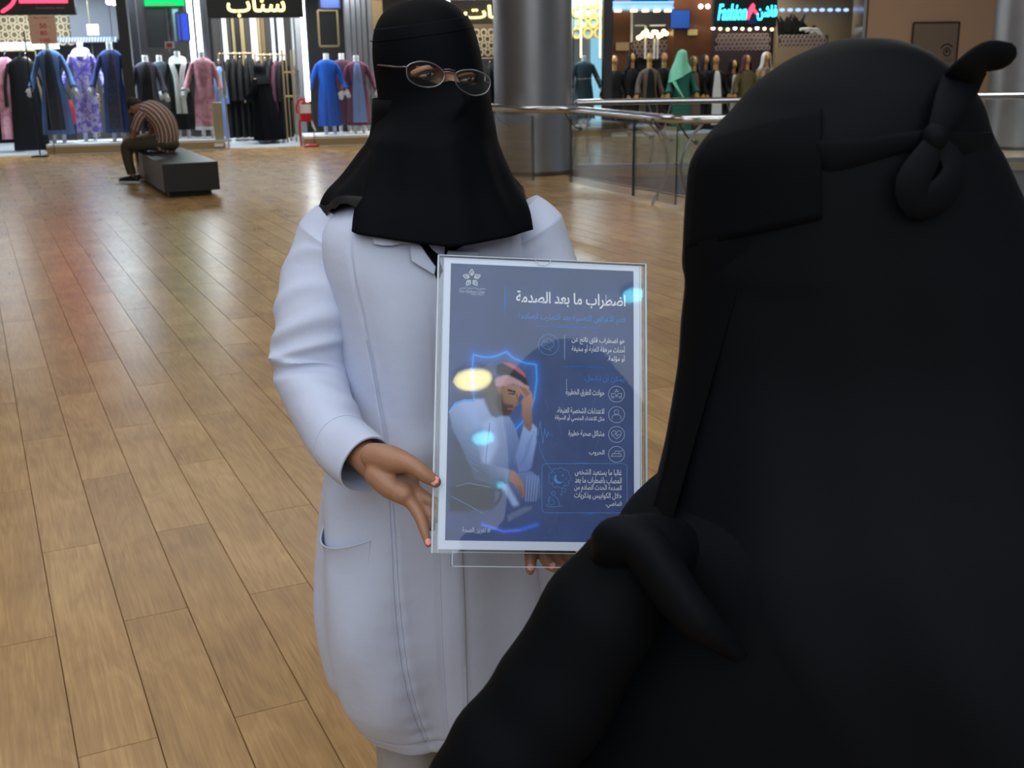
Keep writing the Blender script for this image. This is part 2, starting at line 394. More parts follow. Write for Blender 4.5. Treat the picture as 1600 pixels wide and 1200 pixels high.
# ------------------------------------------------------------------ balustrades
RZ = 0.875
t = thing('glass_balustrade', 'curved glass balustrade with a tubular handrail in front of the column', 'railing', (0.8, 14.3, 0))
bl = lambda b, a, z: PB * b + PA * a + Vector((0, 0, z))
la = atz(762, 168, RZ); lb = atz(893, 172, RZ); a12 = lb.dot(PA); b12 = lb.dot(PB)
path = [la, la + Vector((0.05, -0.0, 0.0)), atz(830, 171, RZ), lb]
end_a = 5.6
path = spline([tuple(p) for p in path] + [tuple(atz(975, 179, RZ)), tuple(atz(1050, 186, RZ)), tuple(atz(1110, 186, RZ)), tuple(atz(1210, 186, RZ)), tuple(atz(1400, 190, RZ))], 60)
g = G(); g.tube(path, 0.043, 14, round_end=True); obj('handrail', g, CHROME, t)
def at_rail(px): # ground point below the rail at a pixel column
    best = min(path, key=lambda p: abs((visible_px(Vector(p)) or (1e9,))[0] - px)); return Vector((best[0], best[1], 0))
cols_ = [768, 832, 893, 986, 1059, 1180, 1330]
for i in range(len(cols_) - 1):
    p, q = at_rail(cols_[i]), at_rail(cols_[i + 1]); d = (q - p).normalized(); n = Vector((-d.y, d.x, 0))
    M = Matrix(((d.x, n.x, 0), (d.y, n.y, 0), (0, 0, 1)))
    g = G(); g.box((p + q) / 2 + Vector((0, 0, 0.42)), ((q - p).length - 0.02, 0.012, 0.76), M); gp = obj('glass_panel', g, BALG, t, False)
    for e in (p + d * 0.012, q - d * 0.012):
        g = G(); g.box(e + Vector((0, 0, 0.42)), (0.004, 0.0125, 0.765), M); obj('glass_edge', g, EDGE, gp, False, local=True)
def curved_post(px, bow, lean):
    p = at_rail(px); d = Vector((0.9, 0.2, 0)).normalized()
    pts = spline([tuple(p + Vector((0, 0, RZ)) - d * 0.10 * lean), tuple(p + d * bow * 0.55 + Vector((0, 0, 0.66))), tuple(p + d * bow + Vector((0, 0, 0.42))), tuple(p + d * bow * 0.6 + Vector((0, 0, 0.18))), tuple(p + Vector((0, 0, 0.0)))], 18)
    g = G(); g.tube(pts, 0.026, 8, flat=0.45); obj('post', g, STEEL, t)
curved_post(1022, 0.16, 1); curved_post(1092, -0.16, -1); curved_post(1180, 0.16, 1)
for px, sgn in ((772, 1), (886, 1), (957, 1), (990, 1), (1024, 1), (1062, 1)):
    p = at_rail(px); d = Vector((1, 0.05, 0))
    pts = spline([tuple(p + Vector((0, 0, RZ - 0.02))), tuple(p + d * 0.03 + Vector((0, 0, 0.80))), tuple(p + d * 0.10 + Vector((0, 0, 0.70))), tuple(p + d * 0.18 + Vector((0, 0, 0.65)))], 12)
    g = G(); g.tube(pts, 0.010, 8); a_ = obj('bracket_arm', g, STEEL_D, t)
    g = G(); e = Vector(pts[-1]); g.tube([e + Vector((0, -0.02, 0)), e + Vector((0, 0.02, 0))], 0.024, 12); obj('glass_clamp', g, STEEL_D, a_, local=True)
t = thing('glass_balustrade', 'straight glass balustrade on the far side of the atrium', 'railing', (3.0, 15.3, 0))
fx0, fx1, fy = 0.93, 9.3, 15.42
g = G(); g.tube([(fx0, fy, RZ), (fx1, fy - 0.1, RZ)], 0.04, 12, round_end=True); obj('handrail', g, CHROME, t)
k = 0; xx = fx0
while xx < fx1 - 0.2:
    x2 = min(xx + 1.05, fx1)
    g = G(); g.box(((xx + x2) / 2, fy, 0.43), (x2 - xx - 0.02, 0.012, 0.76)); obj('glass_panel', g, BALG, t, False)
    for s_ in (0.12, -0.12):
        pts = spline([(xx + 0.05 + s_ * 1.3, fy - 0.03, RZ), (xx + 0.05 + s_ * 0.6, fy - 0.05, 0.5), (xx + 0.05 + s_, fy - 0.03, 0.03)], 10)
        g = G(); g.tube(pts, 0.022, 8, flat=0.45); obj('post', g, STEEL, t)
    pts = spline([(xx + 0.05, fy, RZ - 0.02), (xx + 0.12, fy, 0.75), (xx + 0.24, fy, 0.66)], 8)
    g = G(); g.tube(pts, 0.009, 8); obj('bracket_arm', g, STEEL_D, t)
    xx = x2
g = G(); g.box(((fx0 + fx1) / 2, fy - 0.02, 0.03), (fx1 - fx0, 0.08, 0.06)); obj('base_channel', g, STEEL, t, False)

# ------------------------------------------------------------------ black bench
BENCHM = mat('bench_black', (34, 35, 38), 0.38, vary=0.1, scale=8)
bc0 = Vector((-3.93, 12.86, 0)); BA = Vector((-0.42, 0.9075, 0)); BB = Vector((0.9075, 0.42, 0))
def bq(b, a, z): return bc0 + BB * b + BA * a + Vector((0, 0, z))
t = thing('bench', 'low black box bench with a recessed plinth and a man sitting on it', 'bench', tuple(bc0))
BM = Matrix(((BB.x, BA.x, 0), (BB.y, BA.y, 0), (0, 0, 1)))
BW_, BL_, BH = 0.62, 2.35, 0.385
g = G(); g.box(bq(BW_ / 2, BL_ / 2 - 0.1, 0.215 + 0.01), (BW_, BL_, 0.32), BM); o = obj('seat_box', g, BENCHM, t, False)
bv = o.modifiers.new('b', 'BEVEL'); bv.width = 0.008; bv.segments = 2
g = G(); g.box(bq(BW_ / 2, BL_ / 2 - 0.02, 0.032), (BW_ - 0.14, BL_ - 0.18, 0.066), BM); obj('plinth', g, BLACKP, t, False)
ORDW = ['first', 'second', 'third', 'fourth', 'fifth', 'sixth', 'seventh', 'eighth', 'ninth']
# ------------------------------------------------------------------ lights inside the shops
def shop_light(u, v, z, su, sv, power, col=(1, 1, 1)):
    area('shop_lamp', tuple(fr(u, v, z)), su, sv, power, col, (0, 0, FZ))
ULS = fu(70), fu(195), fu(262), fu(350), fu(470), fu(590)
shop_light(0.2, 1.2, 2.75, 2.0, 1.6, 105, (0.9, 0.96, 1.0))
shop_light(fu(130), 0.7, 2.75, 1.4, 1.0, 135, (0.72, 0.90, 1.0))
shop_light(fu(300), 0.7, 2.75, 1.4, 0.8, 63, (0.95, 1.0, 1.0))
shop_light(fu(410), 1.5, 2.75, 1.6, 1.8, 112, (0.95, 1.0, 1.0))
shop_light(fu(530), 0.7, 2.75, 1.2, 0.8, 63, (0.95, 1.0, 1.0))
shop_light(fu(700), 0.9, 2.75, 1.8, 1.2, 60, (1.0, 0.92, 0.78))
shop_light(fu(920), 0.7, 2.75, 0.6, 0.8, 60, (0.8, 0.95, 1.0))
shop_light(fu(1030), 0.9, 2.75, 1.6, 1.0, 30, (1.0, 0.9, 0.75))
shop_light(fu(1200), 0.9, 2.75, 2.2, 1.0, 34, (1.0, 0.92, 0.8))

# ------------------------------------------------------------------ shells
def struct(name, g, m, **kw): return obj(name, g, m, smooth=False, kind='structure', **kw)
g = G(); fbox(g, -3, 11.5, 0.0, 3.6, -0.02, 0.012); struct('floor', g, SHOPF, label='pale shop floor behind the glass fronts')
g = G(); fbox(g, -3, 17, 0.3, 3.6, 2.85, 2.95); struct('ceiling', g, GREYW, label='low ceiling of the shops')
g = G(); fbox(g, 11.5, 20, 2.6, 2.72, 0, 2.9); struct('wall_back', g, DARKW)
for px in (198, 478, 597, 952): # partitions between neighbouring shops
    u = fu(px, 0.3); g = G(); fbox(g, u - 0.05, u + 0.05, 1.45, 3.5, 0.012, 2.85); struct('wall_between', g, GREYW)
# patterned screen walls
def lattice_panel(name, u0, u1, v, z0, z1, label, back, line, cell, cat='screen'):
    t = thing(name, label, cat, tuple(fr((u0 + u1) / 2, v, z0)))
    g = G(); fbox(g, u0, u1, v + 0.03, v + 0.06, z0, z1); obj('backing', g, back, t, False)
    g = G(); nx = int((u1 - u0) / cell); ny = int((z1 - z0) / (cell * 0.86)) + 1
    for j in range(ny):
        for i in range(nx):
            cu = u0 + (i + 0.5 + 0.5 * (j % 2)) * cell; cz = z0 + (j + 0.5) * cell * 0.86
            if cu > u1 - cell / 2 or cz > z1 - cell * 0.4: continue
            R0 = []; 
            for q in (0.30, 0.46):
                R0.append([fr(cu + cell * q * math.cos(a), v + 0.01, cz + cell * q * 1.08 * math.sin(a)) for a in [2 * PI * s_ / 10 for s_ in range(10)]])
            g.loft(R0, True, False, False)
            R1 = [R0[1], [p + FN * 0.03 for p in R0[1]]]; g.loft(R1, True, False, False)
            R1 = [R0[0], [p + FN * 0.03 for p in R0[0]]]; g.loft(R1, True, False, False)
    obj('lattice', g, line, t, False, kind='stuff'); return t
LATW = mat('lattice_wall', (92, 76, 54), 0.5); LATG = mat('lattice_gold', (186, 172, 140), 0.4, 0.2)
LATD = mat('lattice_dark', (60, 44, 38), 0.5); LATP = mat('lattice_pink', (176, 158, 156), 0.4, 0.2)
ua, za = fp(-30, 72, 2.9); ub, zb = fp(112, 0, 2.9)
lattice_panel('patterned_wall_panel', ua, ub, 2.9, za, 2.8, 'gold looped wall panel behind the sale board in the cyan shop', LATW, LATG, 0.15)
# grey ceiling bulkhead of the display with its lamp glints
g = G(); pbox(g, 112, 62, 184, -30, 2.6, 0.1); struct('wall_display', g, mat('display_grey', (96, 98, 108), 0.5))
for x, y in ((170, 3), (178, 4)):
    g = G(); u, z = fp(x, y, 1.4); g.ell(fr(u, 1.4, z), (0.05, 0.05, 0.05)); tag(obj('spot_lamp', g, LED), 'small white spot lamp at the %s of the cyan display window' % ('upper right, inner one' if x == 170 else 'upper right corner'), 'lamp')
def simple(name, label, cat, parts, group=None):
    """parts: list of (part name, G, material)."""
    c = Vector((0, 0, 0)); n = 0; zm = 9
    for _, g, _m in parts:
        for v in g.v: c += Vector(v); n += 1; zm = min(zm, v[2])
    c = c / n; t = thing(name, label, cat, (c.x, c.y, zm), 0, group)
    for pn, g, m in parts: obj(pn, g, m, t, False)
    return t
# window bases
def base(x0, x1, label):
    g1 = G(); u0, u1 = fu(x0, 0, 225), fu(x1, 0, 225); fbox(g1, u0, u1, 0.0, 1.0, 0.012, 0.13)
    g2 = G(); fbox(g2, u0, u1, -0.012, 1.0, 0.13, 0.17)
    return simple('display_plinth', label, 'plinth', [('gold_face', g1, GOLD), ('white_top', g2, WHITEP)])
base(72, 200, 'gold faced display base under the blue and purple robes')
base(262, 352, 'gold faced display base under the pink robe')
base(476, 592, 'gold faced display base under the bright blue robe')
base(893, 944, 'gold faced display base under the teal robe by the column')
# glass fronts
def pane(x0, x1, v, label, post=None):
    u0, u1 = fu(x0, v, 150), fu(x1, v, 150)
    g = G(); fbox(g, u0, u1, v - 0.006, v + 0.006, 0.17, 2.85); p = [('pane', g, GLASSM)]
    for uu in (u0, u1):
        g = G(); fbox(g, uu - 0.005, uu + 0.005, v - 0.008, v + 0.008, 0.012, 2.85); p.append(('edge_strip', g, STEEL_D))
    return simple('shop_window', label, 'window', p)
pane(74, 186, -0.03, 'tall glass pane in front of the blue and purple robes')
pane(240, 351, -0.03, 'tall glass pane in front of the pink robe')
pane(487, 580, -0.03, 'tall glass pane in front of the bright blue robe')
pane(896, 943, -0.03, 'tall glass pane in front of the teal robe')
# black post, mirror pilasters
def pil(name, x0, x1, v0, v1, m, label, seams=0):
    u0, u1 = fu(x0, v0, 60), fu(x1, v0, 60); g = G(); fbox(g, u0, u1, v0, v1, 0.0, 5.6); p = [('shaft', g, m)]
    for k in range(seams):
        uu = u0 + (u1 - u0) * (k + 1) / (seams + 1); g = G(); fbox(g, uu - 0.012, uu + 0.012, v0 - 0.01, v0, 0, 5.6); p.append(('ridge', g, CHROME))
    return simple(name, label, 'pillar', p)
pil('post', 186, 202, -0.16, 0.0, BLACKP, 'slim black post between the cyan shop and the seated man')
pil('mirror_pilaster', 205, 230, 1.0, 1.3, STEEL_D, 'dark mirrored pilaster beside the black post', 1)
pil('mirror_pilaster', 290, 326, 0.85, 1.1, STEEL_D, 'grey mirrored pilaster carrying two white light tubes', 0)
pil('mirror_pilaster', 541, 582, 1.0, 1.3, STEEL, 'ribbed mirror pilaster above the maroon robes', 4)
pil('mirror_pilaster', 943, 957, -0.1, 0.0, STEEL_D, 'narrow grey pilaster to the right of the teal robe', 0)
def tube_lamp(x0, y0, x1, y1, v, wpx, label):
    ua, za = fp(x0, y0, v); ub, zb = fp(x1, y1, v); wd = wpx / 84.0
    g = G(); fbox(g, (ua + ub) / 2 - wd / 2, (ua + ub) / 2 + wd / 2, v, v + 0.03, zb, 4.5); return tag(obj('light_tube', g, LED), label, 'light')
tube_lamp(296, 0, 302, 100, 0.78, 6.5, 'vertical white light tube, the outer of the pair above the pink robe')
tube_lamp(307, 0, 315, 100, 0.78, 6.5, 'vertical white light tube, the one of the pair nearer the yellow sign')
tube_lamp(473, 0, 480, 158, -0.07, 6.5, 'long vertical white light tube above the fire extinguisher')
tube_lamp(783, 0, 783, 60, 0.3, 4, 'thin vertical light tube partly hidden by the round column')

# ------------------------------------------------------------------ garments
SKINW = mat('mannequin_white', (226, 232, 236), 0.35)
SKING = mat('mannequin_gold', (176, 134, 84), 0.4)
def cloth(name, a, b=None, scale=9.0, rough=0.7):
    m = mat(name, a, rough, vary=0.12, scale=6, sheen=0.02, spec=0.25)
    if b:
        nt = m.node_tree; mx = [n for n in nt.nodes if n.type == 'MIX'][0]; nz = [n for n in nt.nodes if n.type == 'TEX_NOISE'][0]
        nz.inputs['Scale'].default_value = scale; nz.inputs['Distortion'].default_value = 1.5
        cr = nt.nodes.new('ShaderNodeValToRGB'); cr.color_ramp.elements[0].position = 0.45; cr.color_ramp.elements[1].position = 0.58
        nt.links.new(nz.outputs['Fac'], cr.inputs[0]); nt.links.new(cr.outputs[0], mx.inputs[0])
        mx.inputs[6].default_value = lin(a) + (1,); mx.inputs[7].default_value = lin(b) + (1,)
    return m
def frnd(i): return random.Random(i).random()
def robe_rings(H, wid, flare, pleat, seed, n=40, hem=0.1):
    """rings of a long robe of neck height H (feet at 0), local axes: x right, -y front."""
    k = H / 1.5
    tab = [(hem, 0.205 * flare, 0.15 * flare, 1.0), (0.35 * k, 0.195 * flare, 0.14 * flare, 0.8), (0.75 * k, 0.175 * (0.5 + flare * 0.5), 0.125, 0.5), (0.98 * k, 0.15, 0.105, 0.25), (1.15 * k, 0.158, 0.11, 0.12), (1.27 * k, 0.175, 0.10, 0.05), (1.36 * k, 0.172, 0.085, 0.0), (1.41 * k, 0.12, 0.065, 0.0), (1.435 * k, 0.062, 0.052, 0.0)]
    rg = []
    for z, a, b, f in smooth_tab(tab, 22):
        r = []
        for j in range(n):
            t = 2 * PI * j / n; q = 1 + pleat * f * (math.sin(9 * t + seed) * 0.6 + math.sin(15 * t + 2.3 * seed) * 0.4)
            r.append(Vector((wid * a * q * math.cos(t), b * q * math.sin(t), z)))
        rg.append(r)
    return rg
def mini_hand(p, d, s, m, parent, name='hand', kind=None):
    """small open hand: palm, four fingers and a thumb, hanging along d."""
    d = Vector(d).normalized(); x = Vector((1, 0, 0)); x = (x - d * x.dot(d)).normalized(); y = d.cross(x); p = Vector(p)
    g = G(); g.tube([p, p + d * 0.05 * s, p + d * 0.09 * s], [0.018 * s, 0.034 * s, 0.034 * s], 8, flat=0.5, up=tuple(y))
    for i, (o, l) in enumerate(((-0.027, 0.055), (-0.009, 0.068), (0.009, 0.072), (0.026, 0.06))):
        b = p + d * 0.085 * s + x * o * s; g.tube([b, b + d * l * 0.6 * s, b + d * l * s - y * 0.008 * s], [0.0085 * s, 0.008 * s, 0.006 * s], 6)
    b = p + d * 0.035 * s - x * 0.028 * s; g.tube([b, b + d * 0.035 * s - x * 0.02 * s, b + d * 0.06 * s - x * 0.024 * s], [0.011 * s, 0.009 * s, 0.007 * s], 6)
    return obj(name, g, m, parent, local=True)
def mannequin(px, ytop, v, label, m, inner=None, sleeve=None, H=None, z0=0.17, wid=1.0, flare=1.0, pleat=0.09, seed=1, head=None, skin=None, feet=True, hem=0.15, scarf=None, collar=None, belt=None, trim=None, turn=0.0, group=None, arms=(0.05, 0.05), name='dressed_mannequin', flared=1.0, lower=None):
    skin = skin or SKINW
    u, zt = fp(px, ytop, v)
    H = H or (zt - z0 - 0.05) * (1.0 if not head else 0.86)
    t = thing(name, label, 'mannequin', tuple(fr(u, v, z0)), FZ + turn, group); k = H / 1.5
    g = G(); rg = robe_rings(H, wid, flare, pleat, seed, hem=hem); g.loft(rg, True, True, True); obj('robe', g, m, t, local=True)
    if lower: # hem band of another cloth
        g = G(); R = [[Vector((p.x * 1.03, p.y * 1.03, p.z)) for p in r] for r in rg[:2]]; g.loft(R, True, False, False); obj('hem_band', g, lower, t, local=True)
    if inner: # the gown seen between the open fronts
        g = G(); R = []
        for r in rg[1:-2]:
            n = len(r); s0 = int(n * 0.75) - 4; pts = [r[(s0 + j) % n] for j in range(9)]
            nar = 1.0 if r[0].z < 1.0 * k else max(0.35, 1.0 - (r[0].z - 1.0 * k) / (0.75 * k))
            R.append([Vector((p.x * nar, p.y - 0.012, p.z)) for p in pts])
        g.loft(R, False, False, False); o = obj('inner_gown', g, inner, t, local=True)
    g = G(); g.loft([[Vector((0.05 * q * math.cos(a), 0.045 * q * math.sin(a) - 0.0, z * k)) for a in [2 * PI * j / 14 for j in range(14)]] for z, q in ((1.40, 1.25), (1.44, 1.0), (1.50, 0.95), (1.535, 1.0), (1.55, 0.85))]); obj('neck', g, skin, t, local=True)
    for s_, sp in ((-1, arms[0]), (1, arms[1])):
        sh = Vector((s_ * 0.155 * wid, 0, 1.345 * k)); el = Vector((s_ * (0.20 + sp * 0.5) * wid, 0.01, 1.08 * k)); wr = Vector((s_ * (0.215 + sp) * wid, -0.07, 0.87 * k))
        P = spline([tuple(sh), tuple(el), tuple(wr)], 8); g = G(); g.tube(P, [0.055, 0.062, 0.064, 0.063, 0.062, 0.064, 0.068 * flared, 0.074 * flared], 12, flat=0.75); sl = obj('sleeve', g, sleeve or m, t, local=True)
        if trim:
            g = G(); q = (Vector(P[-1]) - Vector(P[-2])).normalized(); g.tube([Vector(P[-1]) - q * 0.03, Vector(P[-1]) + q * 0.004], 0.08 * flared, 12, flat=0.75); obj('cuff', g, trim, sl, local=True)
        mini_hand(wr + Vector((0, 0.0, 0.01)), (s_ * 0.25 * (1 + sp), -0.25, -1), 1.15, skin, t)
    if feet:
        for s_ in (-1, 1):
            g = G(); g.tube([(s_ * 0.075, 0.0, 0.3), (s_ * 0.075, 0.0, 0.12), (s_ * 0.078, -0.015, 0.055)], [0.042, 0.034, 0.036], 10); g.tube([(s_ * 0.078, 0.03, 0.03), (s_ * 0.08, -0.05, 0.032), (s_ * 0.082, -0.13, 0.02)], [0.03, 0.036, 0.02], 10, flat=0.8, round_end=True); obj('foot', g, skin, t, local=True)
    if head:
        g = G(); g.ell((0, -0.01, 1.66 * k), (0.060, 0.076, 0.09)); g.tube([(0, 0, 1.5 * k), (0, 0, 1.62 * k)], 0.045, 10); g.ell((0, -0.098, 1.65 * k), (0.014, 0.018, 0.022)); obj('head', g, skin, t, local=True)
        if head is not True:
            R = []
            for z, a, b, y0 in ((1.36, 0.19, 0.12, 0.02), (1.46, 0.12, 0.10, 0.02), (1.56, 0.098, 0.112, 0.018), (1.68, 0.095, 0.115, 0.01), (1.76, 0.068, 0.085, 0.005), (1.795, 0.02, 0.025, 0)):
                R.append([Vector((a * math.sin(q), y0 + b * math.cos(q), z * k)) for q in [-2.35 + 4.7 * j / 20 for j in range(21)]])
            g = G(); g.loft(R, False, False, False); o = obj('head_scarf', g, head, t, local=True); sd = o.modifiers.new('s', 'SOLIDIFY'); sd.thickness = 0.012
        if head is MINT: # wide shawl falling over one shoulder
            R = []
            for z, a, b, y0, dx in smooth_tab([(1.81, 0.02, 0.02, 0.0, 0.0), (1.77, 0.075, 0.09, 0.0, 0.0), (1.66, 0.105, 0.125, 0.01, -0.005), (1.52, 0.14, 0.14, 0.01, -0.02), (1.38, 0.205, 0.165, 0.01, -0.03), (1.24, 0.235, 0.19, 0.0, -0.04)], 14):
                R.append([Vector((dx + a * (1 + 0.04 * math.sin(6 * q)) * math.cos(q), y0 + b * (1 + 0.05 * math.sin(7 * q + 1)) * math.sin(q), (z + max(0, 1.5 - z) * 0.55 * math.cos(q)) * k)) for q in [2 * PI * j / 40 for j in range(40)]])
            g = G(); g.loft(R, True, True, False); obj('shawl', g, head, t, local=True)
            g = G(); g.tube(spline([(-0.20, -0.14, 1.12 * k), (-0.16, -0.22, 0.98 * k), (-0.06, -0.24, 0.80 * k), (0.0, -0.24, 0.72 * k)], 10), [0.05, 0.045, 0.04, 0.034, 0.03, 0.026, 0.022, 0.018, 0.014, 0.01], 10, flat=0.4); obj('shawl_end', g, head, t, local=True)
    if scarf:
        for s_ in (-1, 1):
            g = G(); P = spline([(0.0, 0.07, 1.45 * k), (s_ * 0.09, 0.04, 1.44 * k), (s_ * 0.10, -0.10, 1.33 * k), (s_ * 0.045, -0.135, 1.05 * k), (s_ * 0.05, -0.16, 0.45 * k)], 16); g.tube(P, 0.045, 10, flat=0.35, up=(0, 0, 1)); obj('scarf', g, scarf, t, local=True)
    if collar:
        g = G(); g.loft([[Vector((a * math.cos(q), b * math.sin(q), z * k)) for q in [2 * PI * j / 24 for j in range(24)]] for z, a, b in ((1.33, 0.182, 0.112), (1.40, 0.135, 0.085), (1.445, 0.075, 0.062))], True, False, False); obj('collar', g, collar, t, local=True)
    if belt:
        g = G(); g.loft([[Vector((wid * a * math.cos(q), b * math.sin(q), z * k)) for q in [2 * PI * j / 24 for j in range(24)]] for z, a, b in ((0.97, 0.158, 0.113), (1.03, 0.158, 0.113))], True, False, False); obj('belt', g, belt, t, local=True)
    return t
NAVY = cloth('navy_cloth', (38, 56, 118)); NAVYD = cloth('navy_lace', (26, 32, 58), (44, 54, 92), 30); DENIM = cloth('slate_blue_cloth', (74, 102, 152)); INK = cloth('ink_cloth', (20, 28, 44))
PURP = cloth('purple_print', (112, 92, 190), (186, 176, 206), 8); PURPW = cloth('white_silk', (208, 214, 220)); 
CHAR = cloth('charcoal_cloth', (58, 54, 70)); SLATE = cloth('slate_cloth', (76, 86, 94)); BLK = cloth('black_cloth', (9, 10, 14)); BLK2 = cloth('black_cloth_worn', (17, 17, 21)); PINK = cloth('pink_silk', (204, 150, 165), (178, 118, 136), 5)
CREAM = cloth('cream_scarf', (200, 206, 204)); RBLUE = cloth('royal_blue_cloth', (22, 84, 186)); MAR = cloth('maroon_cloth', (84, 48, 66)); MARB = cloth('plum_cloth', (104, 58, 82)); TEAL = cloth('dark_teal_cloth', (44, 66, 78)); GREEN = cloth('green_cloth', (26, 96, 84)); MINT = cloth('mint_scarf', (120, 200, 172)); BRNG = cloth('brown_grey_cloth', (92, 82, 74)); OLIVE = cloth('olive_cloth', (92, 84, 56)); SKYB = cloth('sky_blue_cloth', (112, 140, 196)); BEIGEC = cloth('beige_robe_cloth', (176, 150, 122), (120, 108, 92), 10)
mannequin(74, 66, 0.36, 'headless mannequin in an open slate blue robe over a dark gown', DENIM, inner=INK, seed=1, wid=1.05, arms=(0.10, 0.10), flare=1.15)
mannequin(124, 66, 0.62, 'headless mannequin in a purple printed robe with pale shoulders', PURP, seed=2, collar=PURPW, scarf=PURP, wid=1.0, flare=1.0, arms=(0.14, 0.12), belt=PURP)
mannequin(170, 66, 0.36, 'headless mannequin in a plain navy robe with dark lace skirt', NAVY, inner=NAVYD, seed=3, wid=1.0, arms=(0.12, 0.06))
mannequin(226, 86, 0.45, 'headless mannequin in a charcoal robe behind the seated man', CHAR, inner=BLK2, seed=4, arms=(0.06, 0.06), wid=1.0)
mannequin(248, 86, 0.75, 'headless mannequin in a slate grey robe next to the charcoal one', SLATE, seed=5, arms=(0.05, 0.08))
mannequin(276, 80, 0.68, 'headless mannequin in a black robe with a long cream scarf', BLK, seed=6, collar=CREAM, scarf=CREAM, arms=(0.06, 0.10), wid=1.05)
mannequin(314, 80, 0.40, 'headless mannequin in a pink silk robe with white cuffs', PINK, seed=7, arms=(0.10, 0.07), trim=PURPW, lower=PURPW, wid=1.0)
mannequin(509, 83, 0.45, 'headless mannequin in a bright royal blue robe', RBLUE, seed=8, arms=(0.12, 0.10), wid=1.0, pleat=0.13)
mannequin(533, 83, 0.80, 'headless mannequin in a dark maroon robe behind the blue one', MAR, seed=9, arms=(0.05, 0.05))
mannequin(556, 86, 0.45, 'headless mannequin in a plum robe with a blue front panel', MARB, inner=SKYB, seed=10, arms=(0.06, 0.12), belt=MAR, lower=MAR)
mannequin(912, 86, 0.45, 'headless mannequin in a dark teal robe between column and pilaster', TEAL, seed=11, arms=(0.05, 0.12), wid=1.0)

# ------------------------------------------------------------------ hanging clothes
def hanging(u, v, ztop, length, m, label, rot, group, width=0.40, seed=0, parent=None):
    t = thing('hanging_robe', label, 'robe', tuple(fr(u, v, ztop - length)), FZ + rot, group)
    g = G(); R = []
    for z, a, b in smooth_tab([(0, width * 0.62, 0.05), (length * 0.4, width * 0.54, 0.046), (length * 0.75, width * 0.46, 0.042), (length * 0.9, width * 0.48, 0.04), (length * 0.955, width * 0.36, 0.04), (length, 0.05, 0.03)], 12):
        R.append([Vector((a * math.cos(q) * (1 + 0.05 * math.sin(7 * q + seed)), b * math.sin(q) * (1 + 0.25 * math.sin(9 * q + seed) * (1 - z / length)), z)) for q in [2 * PI * j / 24 for j in range(24)]])
    g.loft(R); obj('garment', g, m, t, local=True)
    for s_ in (-1, 1):
        g = G(); g.tube(spline([(s_ * width * 0.44, 0, length * 0.93), (s_ * width * 0.62, 0, length * 0.72), (s_ * width * 0.66, -0.01, length * 0.48)], 6), [0.032, 0.038, 0.04, 0.042, 0.044, 0.048], 10, flat=0.7); obj('sleeve', g, m, t, local=True)
    g = G(); g.tube(spline([(0, 0, length - 0.02), (0, 0, length + 0.04), (0.03, 0, length + 0.085), (0.0, 0, length + 0.124), (-0.03, 0, length + 0.095)], 12), 0.005, 6); obj('hook', g, CHROME, t, local=True)
    return t
def rail(u0, u1, v, z, label, posts=True):
    g = G(); g.tube([fr(u0, v, z), fr(u1, v, z)], 0.014, 10); p = [('bar', g, GOLD)]
    if posts:
        for u in (u0, u1):
            g = G(); g.tube([fr(u, v, 0.015), fr(u, v, z)], 0.014, 10); p.append(('upright', g, GOLD)); g = G(); fbox(g, u - 0.02, u + 0.02, v - 0.2, v + 0.2, 0.012, 0.035); p.append(('foot', g, GOLD))
    return simple('clothes_rail', label, 'rail', p)
u0, zr = fp(-12, 80, 0.9); u1, _ = fp(50, 80, 0.9)
rail(u0 - 0.2, u1 + 0.05, 0.9, zr, 'gold clothes rail inside the left shop entrance')
hanging(fu(4, 0.9), 0.9, zr - 0.1, 1.42, BLK, 'black robe at the outer end of the left shop rail', 0.25, 'robes on the left shop rail')
hanging(fu(14, 0.8), 0.8, zr - 0.1, 1.35, PINK, 'pale pink robe hanging beside the black ones on the left shop rail', 0.6, 'robes on the left shop rail', 0.36)
hanging(fu(38, 0.75), 0.75, zr - 0.1, 1.55, BLK, 'black robe hanging just beside the slate blue mannequin', 0.15, 'robes on the left shop rail', 0.46, 2)
hanging(fu(46, 1.1), 1.1, zr - 0.1, 1.45, BEIGEC, 'beige printed robe mostly hidden behind the hanging black one', 1.0, 'robes on the left shop rail', 0.36, 2)
# shop with the yellow sign: racks of black robes
u0, zr = fp(341, 84, 1.9); u1, _ = fp(398, 84, 1.9)
rail(u0, u1, 1.9, zr, 'gold clothes rail at the back of the yellow sign shop, left half')
ua_, ub_ = u0, u1
for i in range(6):
    hanging(u0 + (u1 - u0) * (i + 0.5) / 6, 1.9, zr - 0.1, 1.42, (BLK, BLK2, BLK, BLK2, BLK, BLK2)[i], ['first', 'second', 'third', 'fourth', 'fifth', 'sixth'][i] + ' black robe from the pink mannequin on the rear rail of the yellow sign shop', 1.15 + 0.08 * i, 'black robes on the rear rail, left half', 0.34, i)
u0, zr = fp(398, 86, 1.6); u1, _ = fp(446, 86, 1.6)
rail(u0, u1, 1.6, zr, 'gold clothes rail at the back of the yellow sign shop, right half')
for i in range(5):
    hanging(u0 + (u1 - u0) * (i + 0.5) / 5, 1.6, zr - 0.1, 1.40, (BLK, BLK, BLK2, MAR, BLK)[i], ['black robe hanging right behind the standing shopper', 'black robe second along from the shopper', 'worn black robe third along from the shopper', 'dark maroon robe among the black ones by the gold stand', 'black robe last before the gold stand'][i], 1.3 - 0.08 * i, 'black robes on the rear rail, right half', 0.34, i + 3)
hanging(fu(345, 0.95), 0.95, fp(345, 104, 0.95)[1], 1.25, SKYB, 'light blue robe turned edge on by the shop entrance', 1.25, None, 0.36, 4)
